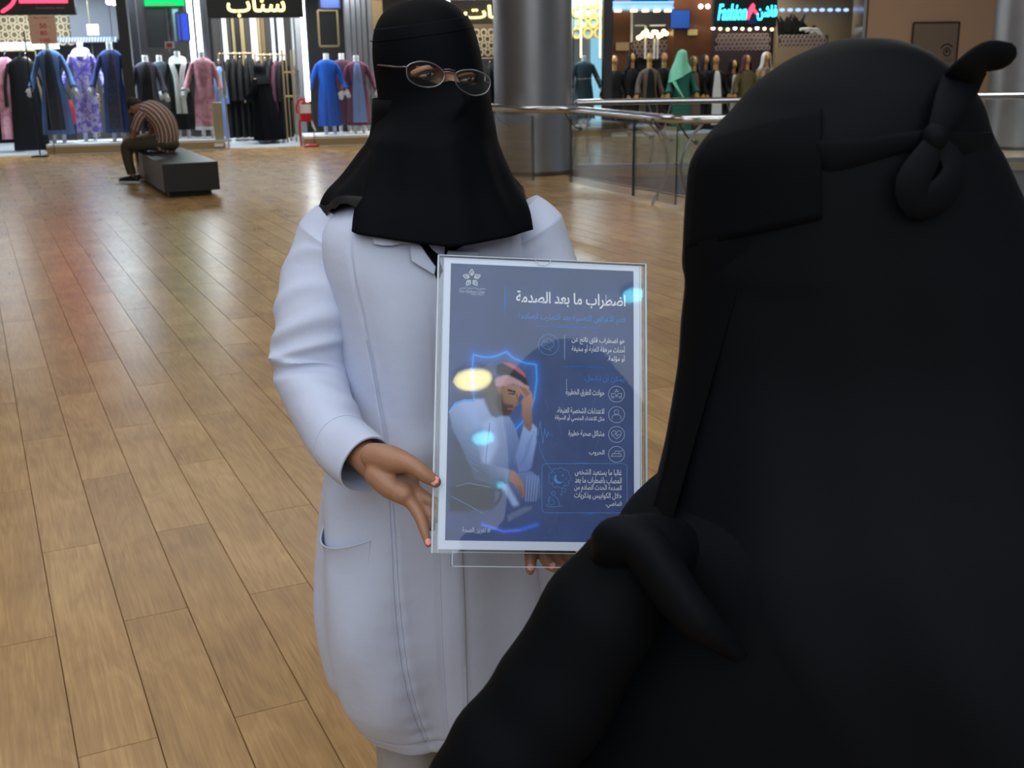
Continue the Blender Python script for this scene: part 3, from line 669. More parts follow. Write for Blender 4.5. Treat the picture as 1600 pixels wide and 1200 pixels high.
# gold display stand
t = []
for x in (446, 460):
    g = G(); ua, za = fp(x, 165, 1.0); ub, zb = fp(x, 78, 1.0); g.tube([fr(ua, 1.0, 0.012), fr(ua, 1.0, zb)], 0.015, 8); t.append(('upright', g, GOLD))
for y in (112, 150):
    g = G(); pbox(g, 445, y, 461, y + 2, 1.0, 0.3); t.append(('shelf', g, GOLD))
simple('display_stand', 'gold two-tier stand beside the fire extinguisher', 'stand', t)
# back wall of the yellow sign shop: upright panels
cols = [(332, 348, DARKW), (348, 356, WHITEP), (356, 362, DARKW), (363, 368, GOLD), (368, 376, BLACKP), (376, 383, GOLD), (383, 392, DARKW), (392, 403, WHITEP), (403, 408, GOLD), (408, 415, BRONZE), (415, 424, DARKW), (424, 430, WHITEP), (430, 434, BLACKP), (434, 445, WHITEP), (445, 470, DARKW)]
p = []
for a, b, m in cols:
    g = G(); ua, ub = fu(a, 3.2, 60), fu(b, 3.2, 60); fbox(g, ua, ub - 0.01, 3.2 - (0.05 if m in (WHITEP, GOLD) else 0), 3.3, 0.02, 2.84); p.append(('panel', g, m))
simple('panelled_wall', 'striped wall of white, gold and dark panels behind the black robes', 'panelling', p)
# upper panels above the pink robe and the blue robe
for (x0, y0, x1, y1, m, lab) in ((230, 76, 266, 10, mat('smoked_glass', (44, 46, 48), 0.12), 'smoked glass panel above the grey robes'), (265, 66, 279, 10, mat('ice_panel', (150, 185, 205), 0.4), 'ice blue panel above the black robe with scarf'), (279, 64, 293, 20, glow('blue_screen', (60, 90, 235), 0.9), 'glowing blue panel next to the two light tubes'), (500, 72, 526, 16, BLACKP, 'black framed panel above the bright blue robe'), (500, 14, 530, -20, mat('blue_poster', (70, 90, 160), 0.5), 'blue poster above the black framed panel')):
    g = G(); pbox(g, x0, y0, x1, y1, 0.6, 0.04); g2 = G(); ua, za = fp(x0, y0, 0.6); ub, zb = fp(x1, y1, 0.6)
    for a, b, c_, d in ((ua, ub, za - 0.02, za + 0.015), (ua, ub, zb - 0.015, zb + 0.02), (ua - 0.02, ua + 0.012, za, zb), (ub - 0.012, ub + 0.02, za, zb)): fbox(g2, a, b, 0.585, 0.6, c_, d)
    simple('wall_panel', lab, 'panel', [('face', g, m), ('rim', g2, GOLD if m is BLACKP else STEEL_D)])
g = G(); pbox(g, 258, 75, 271, 65, 0.2, 0.01); g2 = G(); pbox(g2, 260, 74, 269, 67, 0.19, 0.01)
g3 = G(); ua, za = fp(257, 77, 0.2); ub, _ = fp(272, 77, 0.2); g3.tube([fr((ua + ub) / 2, 0.205, za - 0.04), fr((ua + ub) / 2, 0.205, za + 0.03)], 0.008, 8)
simple('label_stand', 'small red and white label card on the rail above the scarf', 'label', [('card', g, WHITEP), ('red_face', g2, mat('red_print', (190, 50, 60), 0.5)), ('stem', g3, CHROME)])
g = G(); pbox(g, 137, 55, 153, 38, 0.91, 0.006); g2 = G(); pbox(g2, 138.5, 53, 151.5, 40, 0.906, 0.004); g3 = G(); pbox(g3, 144, 57.5, 146, 54, 0.912, 0.01); simple('paper_sheet', 'white card standing on the silver band above the purple robe', 'card', [('stem', g3, CHROME), ('sheet', g, WHITEP), ('print', g2, mat('paper_print', (214, 216, 224), 0.6))])
# pierced silver band over the cyan display
t = thing('pierced_band', 'silver pierced band running above the blue and purple robes', 'trim', tuple(fr(fu(130), 0.9, 1.8)))
ua, za = fp(84, 67, 0.9); ub, zb = fp(182, 57, 0.9); g = G(); fbox(g, ua, ub, 0.9, 0.93, za, zb); obj('band', g, mat('silver_band', (110, 130, 165), 0.35, 0.5), t, False)
g = G(); nn = 22
for i in range(nn):
    c = ua + (ub - ua) * (i + 0.5) / nn; dd = (ub - ua) / nn
    g.prism([fr(c - dd * 0.38, 0.885, za + 0.01), fr(c - dd * 0.05, 0.885, za + 0.01), fr(c + dd * 0.38, 0.885, zb - 0.01), fr(c + dd * 0.05, 0.885, zb - 0.01)], FN * 0.012)
obj('slanted_bars', g, WHITEP, t, False, kind='stuff')
g = G(); fbox(g, ua - 1.0, ua - 0.02, 1.6, 1.7, fp(30, 77, 1.6)[1], fp(30, 66, 1.6)[1]); tag(obj('shelf_ledge', g, WHITEP, smooth=False), 'white ledge under the looped wall panel', 'ledge')
# red bag and gold chain between the robes
g = G(); u, z = fp(110, 195, 1.0); g.loft([[fr(u + a * math.cos(q), 1.0 + b * math.sin(q), z + h_) for q in [2 * PI * j / 16 for j in range(16)]] for h_, a, b in ((0, 0.09, 0.05), (0.1, 0.11, 0.06), (0.3, 0.10, 0.05), (0.42, 0.07, 0.03))]); g2 = G(); g2.tube(spline([tuple(fr(u - 0.05, 1.0, z + 0.42)), tuple(fr(u, 1.0, z + 0.58)), tuple(fr(u + 0.05, 1.0, z + 0.42))], 10), 0.01, 6)
g3 = G(); fbox(g3, u - 0.1, u + 0.1, 0.93, 1.07, 0.17, z)
simple('red_bag', 'red bag on a low block between the slate and purple robes', 'bag', [('body', g, mat('red_bag_cloth', (150, 30, 45), 0.5)), ('strap', g2, BLK), ('block', g3, BLACKP)])
g = G()
for i in range(14):
    u, z = fp(152 + 1.5 * (i % 2), 150 + i * 4.6, 0.95); g.tube([fr(u + 0.03 * math.cos(q), 0.95, z + 0.035 * math.sin(q)) for q in [2 * PI * j / 10 for j in range(11)]], 0.008, 6)
g2 = G(); u, z = fp(153, 150, 0.95); g2.tube([fr(u, 0.95, z), fr(u, 0.95, 2.8)], 0.004, 6); tag(obj('chain_drop', g, GOLD), 'gold chain hanging between the purple and navy robes', 'chain')
C.objects.unlink(bpy.data.objects['chain_drop']); C.objects.link(bpy.data.objects['chain_drop'])
obj('hanger_wire', g2, GOLD, bpy.data.objects['chain_drop'], local=True)
# cream post by the entrance, glass door leaves
g = G(); pbox(g, 337, 226, 346, 160, 0.0, 0.1); g2 = G(); pbox(g2, 335, 229, 349, 224, -0.03, 0.16); simple('cream_post', 'short cream post at the corner of the pink robe display', 'post', [('shaft', g, mat('cream_paint', (196, 188, 150), 0.5)), ('foot', g2, CHROME)])
for x, lab in ((352, 'glass door edge beside the light blue robe'), (467, 'glass door edge behind the fire extinguisher')):
    u = fu(x, 0, 150); g = G(); fbox(g, u - 0.005, u + 0.005, 0.0, 0.85, 0.02, 2.7); g2 = G(); fbox(g2, u - 0.01, u + 0.01, -0.02, 0.0, 0.015, 2.7); g3 = G(); fbox(g3, u - 0.03, u + 0.03, 0.04, 0.06, 0.9, 1.3)
    simple('glass_door', lab, 'door', [('leaf', g, GLASSM), ('edge_strip', g2, CHROME), ('handle', g3, CHROME)])
# fire extinguisher with its hose and bracket
u, z = fp(478.5, 190, -0.12); _, z2 = fp(478.5, 158, -0.12); red = mat('extinguisher_red', (178, 30, 45), 0.3)
def cyl(uc, v, za, zb, r, n=20): return [[fr(uc + r * q * math.cos(a), v + r * q * math.sin(a), zz) for a in [2 * PI * j / n for j in range(n)]] for zz, q in ((za, 0.9), (za + 0.01, 1), (zb - 0.05, 1), (zb - 0.015, 0.75), (zb, 0.4))]
g = G(); g.loft(cyl(u, -0.12, z, z2, 0.095)); pa = [('cylinder', g, red)]
g = G(); zz = z + (z2 - z) * 0.42; g.loft([[fr(u + 0.0965 * math.cos(a), -0.12 + 0.0965 * math.sin(a), q) for a in [PI * (1.1 + 0.8 * j / 12) for j in range(13)]] for q in (zz, zz + 0.15)], False); pa.append(('white_label', g, WHITEP))
g = G(); fbox(g, u - 0.02, u + 0.02, -0.14, -0.10, z2 - 0.005, z2 + 0.05); fbox(g, u - 0.09, u + 0.02, -0.13, -0.11, z2 + 0.05, z2 + 0.065); pa.append(('valve', g, red))
g = G(); g.tube(spline([tuple(fr(u, -0.16, z2 + 0.02)), tuple(fr(u - 0.10, -0.17, z2 + 0.03)), tuple(fr(u - 0.15, -0.16, z2 - 0.09)), tuple(fr(u - 0.14, -0.15, z2 - 0.2))], 14), 0.018, 8); pa.append(('hose', g, red))
g = G(); g.tube(spline([tuple(fr(u - 0.02, -0.12, z + 0.06)), tuple(fr(u - 0.10, -0.12, z + 0.03)), tuple(fr(u - 0.115, -0.12, z - 0.08)), tuple(fr(u - 0.11, -0.12, 0.02))], 14), 0.017, 8); pa.append(('stand', g, red))
g = G(); u3 = fu(486, -0.1, 216); g.loft([[fr(u3 + r * math.cos(a), -0.12 + 0.6 * r * math.sin(a), q) for a in [2 * PI * j / 20 for j in range(20)]] for q, r in ((0.0, 0.13), (0.03, 0.13), (0.05, 0.09))]); pa.append(('floor_base', g, red))
simple('fire_extinguisher', 'red fire extinguisher with a white label below the light tube', 'extinguisher', pa)
g = G(); P = [fp(486, 186, -0.1), fp(489, 196, -0.1), fp(493, 204, -0.1)]; g.tube([fr(a, -0.1, b) for a, b in P], [0.008, 0.02, 0.014], 8, round_end=True); obj('light_horn', g, WHITEP, bpy.data.objects['fire_extinguisher'])

# ------------------------------------------------------------------ signs
def sign_fn(v): return lambda u, z, h: fr(u, v - h, z)
def board(name, x0, y0, x1, y1, v, t_, m, label, texts, extra=(), top=None):
    ua, za = fp(x0, y0, v); ub, zb = fp(x1, y1, v); zb = top or zb
    g = G(); fbox(g, ua, ub, v, v + t_, za, zb); parts = [('board', g, m)]
    for pn, txt, tx0, ty0, tx1, ty1, tm, kw in texts:
        g = G(); a, b = fp(tx0, ty0, v); c, d = fp(tx1, ty1, v); put_text(g, txt, a, c, b, d, sign_fn(v - 0.012), extrude=0.01, **kw); parts.append((pn, g, tm))
    for pn, g, tm in extra: parts.append((pn, g, tm))
    return simple(name, label, 'sign', parts)
def stroke(pts, v, wd, dz=0.02):
    g = G(); P = [fp(x, y, v) for x, y in pts]; g.tube([fr(a, v - 0.03, b) for a, b in spline(P, 16)], wd, 8, flat=0.6, round_end=True); return g
ex = [('red_stroke', stroke([(6, 17), (16, 10), (22, 2), (26, -12)], -0.15, 0.045), REDG)]
g = G(); ua, za = fp(31, 5, -0.15); ub, zb = fp(106, 4, -0.15); fbox(g, ua, ub, -0.2, -0.15, za, za + 0.35); ex.append(('red_panel', g, REDG))
board('shop_sign', -14, 24, 111, -40, -0.15, 0.16, BLACKP, 'black shop sign with red strokes above the sale board', [('small_lettering', 'Kimiaalbahia Abaya', 57, 14.5, 101, 11, mat('grey_print', (150, 150, 150), 0.5), dict(ar=False))], ex)
board('shop_sign', 325, 28.5, 470, -45, -0.12, 0.14, BLACKP, 'black shop sign with a glowing yellow arabic word above the racks', [('yellow_word', 'سناب', 356, 27, 444, -10, YEL, dict(bold=0.012))])
g = G(); u, z = fp(584, 60, 0.1); u2, z2 = fp(815, 60, 0.1)
board('shop_sign', 705, 38, 812, 4, 0.25, 0.05, mat('sign_dusk', (96, 92, 88), 0.4, 0.4), 'sign of yellow arabic letters cut off by the round column', [('yellow_word', 'عبايات', 725, 34, 822, 8, YEL, dict(bold=0.012))], top=2.45)
board('shop_sign', 226, 9, 284, -30, -0.05, 0.08, GREENG, 'glowing green sign over the smoked glass panel', [('pale_marks', 'ـــ', 232, 7.5, 276, 5.5, WHITEP, dict())], top=2.9)
# cyan neon sign with the red figure
red_f = G(); P = lambda x, y: (lambda q: fr(q[0], 0.02, q[1]))(fp(x, y, 0.05))
red_f.prism([P(171, 0) if 0 else P(1173, 8), P(1176, 5), P(1179, 9), P(1178, 13), P(1184, 21), P(1179, 22), P(1177, 17), P(1173, 22), P(1169, 31), P(1167, 30), P(1168, 20), P(1170, 13)], FN * 0.02)
blu_f = G(); blu_f.prism([P(1169, 32), P(1176, 22), P(1181, 24), P(1183, 34), P(1178, 38), P(1165, 38)], FN * 0.02)
board('shop_sign', 1115, 43, 1216, -20, 0.05, 0.1, mat('sign_petrol', (8, 22, 30), 0.35), 'black shop sign with cyan neon lettering and a small red figure', [('cyan_word', 'Fashion', 1121, 32, 1167, 6, CYAN, dict(ar=False, shear=0.25, bold=0.02)), ('cyan_arabic_word', 'فاشن', 1182, 32, 1214, 8, CYAN, dict(bold=0.02))], [('red_figure', red_f, REDG), ('blue_skirt', blu_f, mat('neon_blue_off', (20, 50, 110), 0.4))], top=2.75)
# sale board on its stand
REDT = mat('red_ink', (200, 40, 45), 0.6)
g = G(); pbox(g, 49, 69, 85, 24, -0.35, 0.015); ua, za = fp(49, 69, -0.35); ub, zb = fp(85, 24, -0.35)
parts = [('board', g, mat('peach_card', (214, 178, 156), 0.6))]
for pn, txt, a, b, c, d in (('heading', 'Buy Only ?', 53, 30.5, 77, 25.5), ('price', '50', 62, 44.5, 72, 36.5), ('price', '80', 63, 55.5, 73, 48), ('price', '100', 64, 66.5, 78, 59.5), ('small_words', 'من', 55, 40, 59, 37.5), ('small_words', 'من', 56, 51.5, 60, 49), ('small_words', 'من', 57, 62.5, 62, 60), ('small_words', 'ريال', 74, 43, 79, 39.5), ('small_words', 'ريال', 75, 54.5, 80, 51), ('small_words', 'ريال', 79, 65, 83, 62)):
    g = G(); u_, z_ = fp(a, b, -0.36); w_, y_ = fp(c, d, -0.36); put_text(g, txt, u_, w_, z_, y_, sign_fn(-0.352), ar=pn == 'small_words', bold=0.02 if pn == 'price' else 0); parts.append((pn, g, REDT))
g = G(); um = fu(61, -0.33, 230); g.tube([fr(um, -0.32, 0.02), fr(um, -0.32, za + 0.2)], 0.012, 10); parts.append(('pole', g, BLACKP))
g = G(); fbox(g, um - 0.12, um + 0.12, -0.44, -0.2, 0.0, 0.02); parts.append(('foot', g, BLACKP))
simple('sale_board', 'peach sale board with red prices on a black pole', 'sign', parts)

# ------------------------------------------------------------------ fourth shop, behind the woman's head
ua, za = fp(700, 88, 1.2); ub, zb = fp(800, 36, 1.2)
lattice_panel('patterned_wall_panel', ua, ub, 1.2, za, zb, 'gold looped screen under the yellow letters by the column', LATW, LATG, 0.14)
g = G(); pbox(g, 700, 7, 800, -3, 0.5, 0.2); tag(obj('light_strip', g, glow('soft_white', (235, 240, 245), 1.6), smooth=False), 'white lit soffit above the yellow letters', 'light')
g = G(); pbox(g, 586, 110, 597, 0, 1.0, 0.05); tag(obj('gold_screen', g, BRONZE, smooth=False), 'bronze screen just behind the black head cover', 'screen')
u0, zr = fp(715, 92, 1.0); u1, _ = fp(790, 92, 1.0); rail(u0, u1, 1.0, zr, 'gold clothes rail between the niqab and the column')
for i in range(4): hanging(u0 + (u1 - u0) * (0.3 + 0.18 * i), 1.0, zr - 0.1, 1.35, (BLK, BLK2, BLK, BLK2)[i], ['black robe nearest the spectacles on the rail by the column', 'worn black robe second on the rail by the column', 'black robe third on the rail by the column', 'worn black robe tucked behind the round column'][i], 1.2, 'robes on the rail by the column', 0.36, i)
# narrow shop right of the column: honeycomb screen, light blue back
ua, za = fp(893, 60, 0.9); ub, zb = fp(946, 0, 0.9)
lattice_panel('honeycomb_screen', ua, ub, 0.9, za, 2.7, 'bright gold honeycomb screen right of the round column', mat('honey_back', (150, 170, 170), 0.4), mat('honey_gold_glow', (235, 205, 110), 0.3, 0.3, emit=(255, 225, 140), estr=0.12), 0.22)  # lattice is no lamp; its brightness is helped by a faint added glow
g = G(); pbox(g, 923, 206, 945, 55, 1.3, 0.04); tag(obj('wall_light', g, glow('ice_glow', (150, 215, 240), 0.75), smooth=False), 'glowing ice blue panel behind the teal robe', 'panel')
for x in (908, 938):
    g = G(); pbox(g, x - 1, 90, x + 1, 0, 0.7, 0.02); tag(obj('light_strip', g, LEDW, smooth=False), 'thin warm light strip in front of the honeycomb, %s' % ('next to the column' if x == 908 else 'next to the pilaster'), 'light')

# ------------------------------------------------------------------ far right shops
p = []
g = G(); pbox(g, 957, 16, 1052, 3, 0.5, 0.9); p.append(('soffit', g, WHITEP))
for y in (2, 11): 
    g = G(); pbox(g, 957, y + 2.5, 1053, y, 0.42, 0.05); p.append(('blue_line', g, LEDB))
for x in (966, 991, 1009, 1027, 1044):
    g = G(); u, z = fp(x, 16, 0.49); fbox(g, u - 0.05, u + 0.05, 0.46, 0.56, z - 0.03, z + 0.01); p.append(('downlight', g, LEDW))
simple('lit_canopy', 'shop canopy with blue light lines and small warm downlights', 'canopy', p)
def vbox(x0, y0, x1, y1, v, t_, m, name, lab, cat):
    g = G(); pbox(g, x0, y0, x1, y1, v, t_); return tag(obj(name, g, m, smooth=False), lab, cat)
def wallseg(x0, x1, v, t_, m, n, y=60):
    g = G(); fbox(g, fu(x0, v, y), fu(x1, v, y), v, v + t_, 0.0, 2.85); o = struct(n, g, m); return o
wallseg(958, 986, 1.6, 0.2, BROWNW, 'wall_brown')
wallseg(986, 1054, 2.2, 0.1, mat('recess_grey', (62, 64, 70), 0.4), 'wall_recess')
wallseg(1052, 1112, 1.12, 0.3, BROWNW, 'wall_brown')
wallseg(1212, 1352, 1.8, 0.1, mat('tan_wall', (150, 134, 106), 0.5), 'wall_tan')
wallseg(1108, 1212, 2.0, 0.1, mat('plum_wall', (44, 34, 38), 0.5), 'wall_plum')
g = G(); pbox(g, 986, 66, 989, 20, 1.5, 0.05); p = [('strip', g, WHITEP)]; simple('white_reveal', 'white upright strip at the edge of the brown veneer', 'trim', p)
# chandelier-like lit stand
p = []
for x, y0 in ((1008, 40), (1022, 60), (1027, 60)):
    g = G(); ua, za = fp(x, 92, 1.4); ub, zb = fp(x, y0, 1.4); g.tube([fr(ua, 1.4, za), fr(ua, 1.4, zb)], 0.022, 8); p.append(('stem', g, WHITEP))
rr = random.Random(3)
for i in range(12):
    x = 998 + i * 3.9; y = 53 + 4 * math.sin(i * 1.7) + (6 if i == 0 else 0); g = G(); u, z = fp(x, y, 1.35); g.ell(fr(u, 1.35, z), (0.05, 0.05, 0.045), nu=8, nv=5); p.append(('lamp_bud', g, LEDW))
for a, b in ((993, 1008), (1016, 1040)):
    g = G(); pbox(g, a, 41, b, 38.5, 1.4, 0.05); p.append(('bar', g, WHITEP))
simple('branched_lamp', 'white branched lamp stand glowing over the far mannequins', 'lamp', p)
vbox(963, 79, 983, 66, 1.5, 0.03, mat('sand_card', (170, 140, 105), 0.5), 'wall_plaque', 'tan notice on the brown veneer left of the lamp stand', 'notice')
ua, za = fp(986, 90, 1.9); ub, zb = fp(1054, 62, 1.9); lattice_panel('patterned_wall_panel', ua, ub, 1.9, za, zb, 'dark dotted wall panel behind the branched lamp', LATD, LATP, 0.095)
g = G(); pbox(g, 1048, 44, 1078, 16, 1.05, 0.04); g2 = G(); pbox(g2, 1046.5, 45, 1079, 15, 1.07, 0.05)
SCR = mat('screen_blue', (30, 60, 120), 0.3, emit=(40, 85, 170), estr=0.5, vary=0.5, scale=6)
simple('wall_screen', 'blue picture screen on the brown veneer left of the cyan sign', 'screen', [('face', g, SCR), ('case', g2, BLACKP)])
vbox(1075, 55, 1090, 46, 1.09, 0.03, mat('yellow_card', (200, 180, 110), 0.5), 'notice_card', 'small yellow card under the blue screen', 'notice')
for x in (1095, 1106):
    u, z = fp(x, 10, 1.1); g = G(); g.ell(fr(u, 1.1, z), (0.04, 0.03, 0.04)); tag(obj('spot_lamp', g, LED), 'small round spot lamp on brown veneer, %s' % ('nearer the blue screen' if x == 1095 else 'nearer the cyan sign'), 'lamp')
ua, za = fp(1118, 79, 0.9); ub, zb = fp(1206, 51, 0.9); lattice_panel('patterned_wall_panel', ua, ub, 0.9, za, zb, 'pink dotted band under the cyan neon sign', LATD, LATP, 0.09)
ua, za = fp(1218, 74, 0.9); ub, zb = fp(1296, 54, 0.9); lattice_panel('patterned_wall_panel', ua, ub, 0.9, za, zb, 'grey dotted band under the black feather heap', mat('lattice_olive', (74, 66, 54), 0.5), LATP, 0.09)
for i in range(9):
    u, z = fp(1114 + i * 11.5, 44 + (i % 3), 0.7); g = G(); g.ell(fr(u, 0.7, z), (0.035, 0.035, 0.03), nu=8, nv=5); o = obj('lamp_bud', g, LEDW if i % 3 else LED); tag(o, ORDW[i] + ' small round bulb from the brown veneer under the cyan sign', 'lamp', 'bulbs under the neon sign')
for i in range(9):
    u, z = fp(1222 + i * 12.5, 15.5, 1.6); g = G(); g.ell(fr(u, 1.6, z), (0.06, 0.03, 0.035), nu=8, nv=5); o = obj('blue_lamp', g, glow('pale_blue_lamp%d' % i, (150, 190, 255), 1.4)); tag(o, ORDW[i] + ' soft blue lamp from the cyan sign on the tan wall', 'lamp', 'blue lamps on the tan wall')
# clothes heap above the spotted band
g = G(); rr = random.Random(5)
for i in range(26):
    u, z = fp(1222 + rr.random() * 42, 56 - rr.random() * 6, 1.0); d = Vector((rr.uniform(-0.12, 0.12), 0, rr.uniform(0.12, 0.36)))
    g.tube([fr(u, 1.08, z), fr(u + d.x, 1.06, z + d.z * 0.6), fr(u + d.x * 2, 1.05, z + d.z)], [0.05, 0.04, 0.012], 6)
tag(obj('feather_heap', g, BLK), 'heap of black feathers on top of the spotted band', 'feathers', kind='stuff')
g = G(); 
for i in range(3): g.tube(spline([tuple(fr(*[(fp(1250 + 8 * i, 46 + 3 * i, 0.95))[0]], 0.95, fp(1250 + 8 * i, 46 + 3 * i, 0.95)[1])), tuple(fr(fp(1268 + 4 * i, 46 + 2 * i, 0.95)[0], 0.95, fp(1268, 46, 0.95)[1])), tuple(fr(fp(1286, 58, 0.95)[0], 0.95, fp(1286, 58, 0.95)[1]))], 8), 0.03, 6)
tag(obj('white_plume', g, CREAM), 'pale plumes trailing beside the black feather heap', 'feathers')
# mannequins of the far shops
far = [(960, 84, BLK, BLK2, 'first gold headed mannequin right of the grey pilaster, in black', None), (988, 80, BLK, None, 'gold headed mannequin in plain black left of the branched lamp', BLK2), (1015, 80, BRNG, BLK2, 'gold headed mannequin in a brown grey robe under the branched lamp', None), (1038, 80, BLK2, BLK, 'gold headed mannequin in an open dark robe left of the green one', None), (1085, 86, BLK2, BRNG, 'dark mannequin with a mottled scarf right of the green one', BRNG), (1103, 84, NAVYD, None, 'dark navy lace mannequin under the yellow card', NAVYD), (1119, 84, BLK, PURPW, 'black mannequin with a pale head by the dotted band', None), (1147, 92, BLK, CREAM, 'black mannequin with a cream front strip under the dotted band', BLK), (1168, 84, OLIVE, None, 'olive robed mannequin with plum scarf under the dotted band', MAR), (1198, 80, BEIGEC, BRNG, 'beige robed mannequin at the end of the dotted band', CREAM)]
for i, (x, y, m, inn, lab, hd) in enumerate(far):
    mannequin(x, y, 0.45 + 0.3 * (i % 2), lab, m, inner=inn, z0=0.012, seed=i + 20, head=hd or True, skin=SKING, feet=False, hem=0.03, wid=0.95)
mannequin(1066, 78, 0.35, 'green robed mannequin with a mint scarf over its head', GREEN, z0=0.012, seed=40, head=MINT, skin=SKING, feet=False, hem=0.03, wid=1.05, collar=MINT, flared=1.3)
# beige wall with plaque at the right
wu0, wu1 = fu(1354, 0.1, 60), fu(1560, 0.1, 60)
g = G(); fbox(g, wu0, wu1, 0.1, 0.4, 0, 5.6); struct('wall_beige', g, WALLB, label='plain beige wall carrying the eye plaque')
g = G(); u = fu(1351, 0.0, 40); fbox(g, u - 0.04, u + 0.02, 0.0, 0.4, 0, 5.6); tag(obj('corner_strip', g, CHROME, smooth=False), 'polished corner strip at the edge of the beige wall', 'trim')
pv = 0.06
def pp(x, y): a, b = fp(x, y, pv); return a, b
g = G(); pbox(g, 1418, 150, 1499, 35, pv, 0.04); parts = [('plate', g, mat('plaque_metal', (128, 112, 98), 0.45, 0.4))]
g = G(); a, b = pp(1418, 150); c, d = pp(1499, 35)
for q in ((a - 0.015, a + 0.01, b, d), (c - 0.01, c + 0.015, b, d), (a, c, d - 0.01, d + 0.02)): fbox(g, q[0], q[1], pv - 0.02, pv, q[2], q[3])
parts.append(('rim', g, STEEL_D))
eye = G(); L_ = lambda pts, wd: eye.tube([fr(pp(x, y)[0], pv - 0.006, pp(x, y)[1]) for x, y in spline(pts, 12)], wd, 6)
L_([(1470, 76), (1474, 71), (1481, 69), (1488, 73)], 0.012); L_([(1474, 84), (1475, 78), (1480, 74), (1484, 79), (1483, 86), (1478, 87), (1474, 84)], 0.010)
parts.append(('eye_emblem', eye, BLACKP)); g = G(); u, z = pp(1479, 80); g.ell(fr(u, pv - 0.005, z), (0.028, 0.008, 0.035), FM); parts.append(('pupil', g, BLACKP))
g = G(); a, b = pp(1468, 96); c, d = pp(1487, 92.5); put_text(g, 'عيون', a, c, b, d, sign_fn(pv - 0.004)); parts.append(('small_word', g, BLACKP))
simple('wall_plaque', 'metal plaque with a black eye emblem on the beige wall', 'plaque', parts)
# ------------------------------------------------------------------ acrylic sign with its printed sheet
SC = Vector((0.0416, 1.5089, 1.0472))
rx, ry, rz = math.radians(-24.23), math.radians(4.95), math.radians(8.0)
SM = (Matrix.Rotation(rz, 3, 'Z') @ Matrix.Rotation(rx, 3, 'X') @ Matrix.Rotation(ry, 3, 'Y'))
SX, SN, SZ = SM @ Vector((1, 0, 0)), SM @ Vector((0, -1, 0)), SM @ Vector((0, 0, 1))   # right, towards the viewer, up
PWD, PHT = 0.265, 0.390
def sp(x, z, h=0.0): return SC + SX * x + SZ * z + SN * h
def spx(px, py, h=0.0):
    p = plane_hit(px, py, SC + SN * h, SN) - SC; return p.dot(SX), p.dot(SZ)
def spw(px, py, h=0.0): return plane_hit(px, py, SC + SN * h, SN)
t = thing('acrylic_sign', 'clear acrylic sign stand with a dark blue arabic health poster held by the woman', 'sign', tuple(SC))
ACR = clear('clear_acrylic', (0.985, 0.995, 1.0), 0.42, 0.03, 1.49)
ACRE = mat('acrylic_edge', (176, 190, 204), 0.12, vary=0.15, scale=30); 
PAPER = mat('paper_white', (224, 233, 255), 0.6, vary=0.02)
tl, tr, bl_ = spx(682, 397), spx(1009, 415), spx(675, 864)
x0, x1, zt, zb = (tl[0] + bl_[0]) / 2, tr[0], (tl[1] + tr[1]) / 2, bl_[1]
def slab(g, xa, xb, za, zb_, ha, hb, mi=0):
    vs = [sp(x, z, h) for x in (xa, xb) for z in (za, zb_) for h in (ha, hb)]
    return g.add(vs, [(0, 1, 3, 2), (4, 6, 7, 5), (0, 4, 5, 1), (2, 3, 7, 6), (0, 2, 6, 4), (1, 5, 7, 3)], mi)
g = G(); slab(g, x0, x1, zb, zt, 0.002, 0.0045); obj('front_sheet', g, ACR, t, False)
g = G(); slab(g, x0, x1, zb, zt, -0.0045, -0.002); obj('back_sheet', g, ACR, t, False)
for a, b, c_, d in ((x0, x0 + 0.0022, zb, zt), (x1 - 0.0022, x1, zb, zt)):
    g = G(); slab(g, a, b, c_, d, -0.0045, 0.0048); obj('polished_edge', g, ACRE, t, False)
g = G(); slab(g, x0, x1, zt - 0.0012, zt, -0.0045, 0.0048); obj('polished_edge', g, ACRE, t, False)
g = G(); slab(g, x0 + 0.0085, x0 + 0.0098, zb, zt, -0.001, 0.001); slab(g, x1 - 0.0085, x1 - 0.0098, zb, zt, -0.001, 0.001); obj('inner_edge_line', g, ACRE, t, False)
# foot block below the sheet
fx0, fz1 = spx(706, 866)[0], spx(760, 886)[1]
g = G(); slab(g, fx0, 0.135, fz1, zb + 0.004, -0.03, 0.0); obj('foot_block', g, ACR, t, False)
for a, b in ((fz1, fz1 + 0.0012), (zb + 0.001, zb + 0.0020)):
    g = G(); slab(g, fx0, 0.135, a, b, -0.002, 0.0005); obj('foot_edge', g, ACRE, t, False)
g = G(); slab(g, fx0, fx0 + 0.0012, fz1, zb + 0.002, -0.03, 0.0005); obj('foot_edge', g, ACRE, t, False)
# thumb notch outline at the top
g = G(); P = [sp(*spx(848 + 12.5 * math.cos(a), 404 + 12 * math.sin(a)), 0.0052) for a in [PI * (0.03 + 0.94 * i / 18) for i in range(19)]]
g.tube(P, 0.0005, 6); obj('thumb_notch', g, ACRE, t, False)
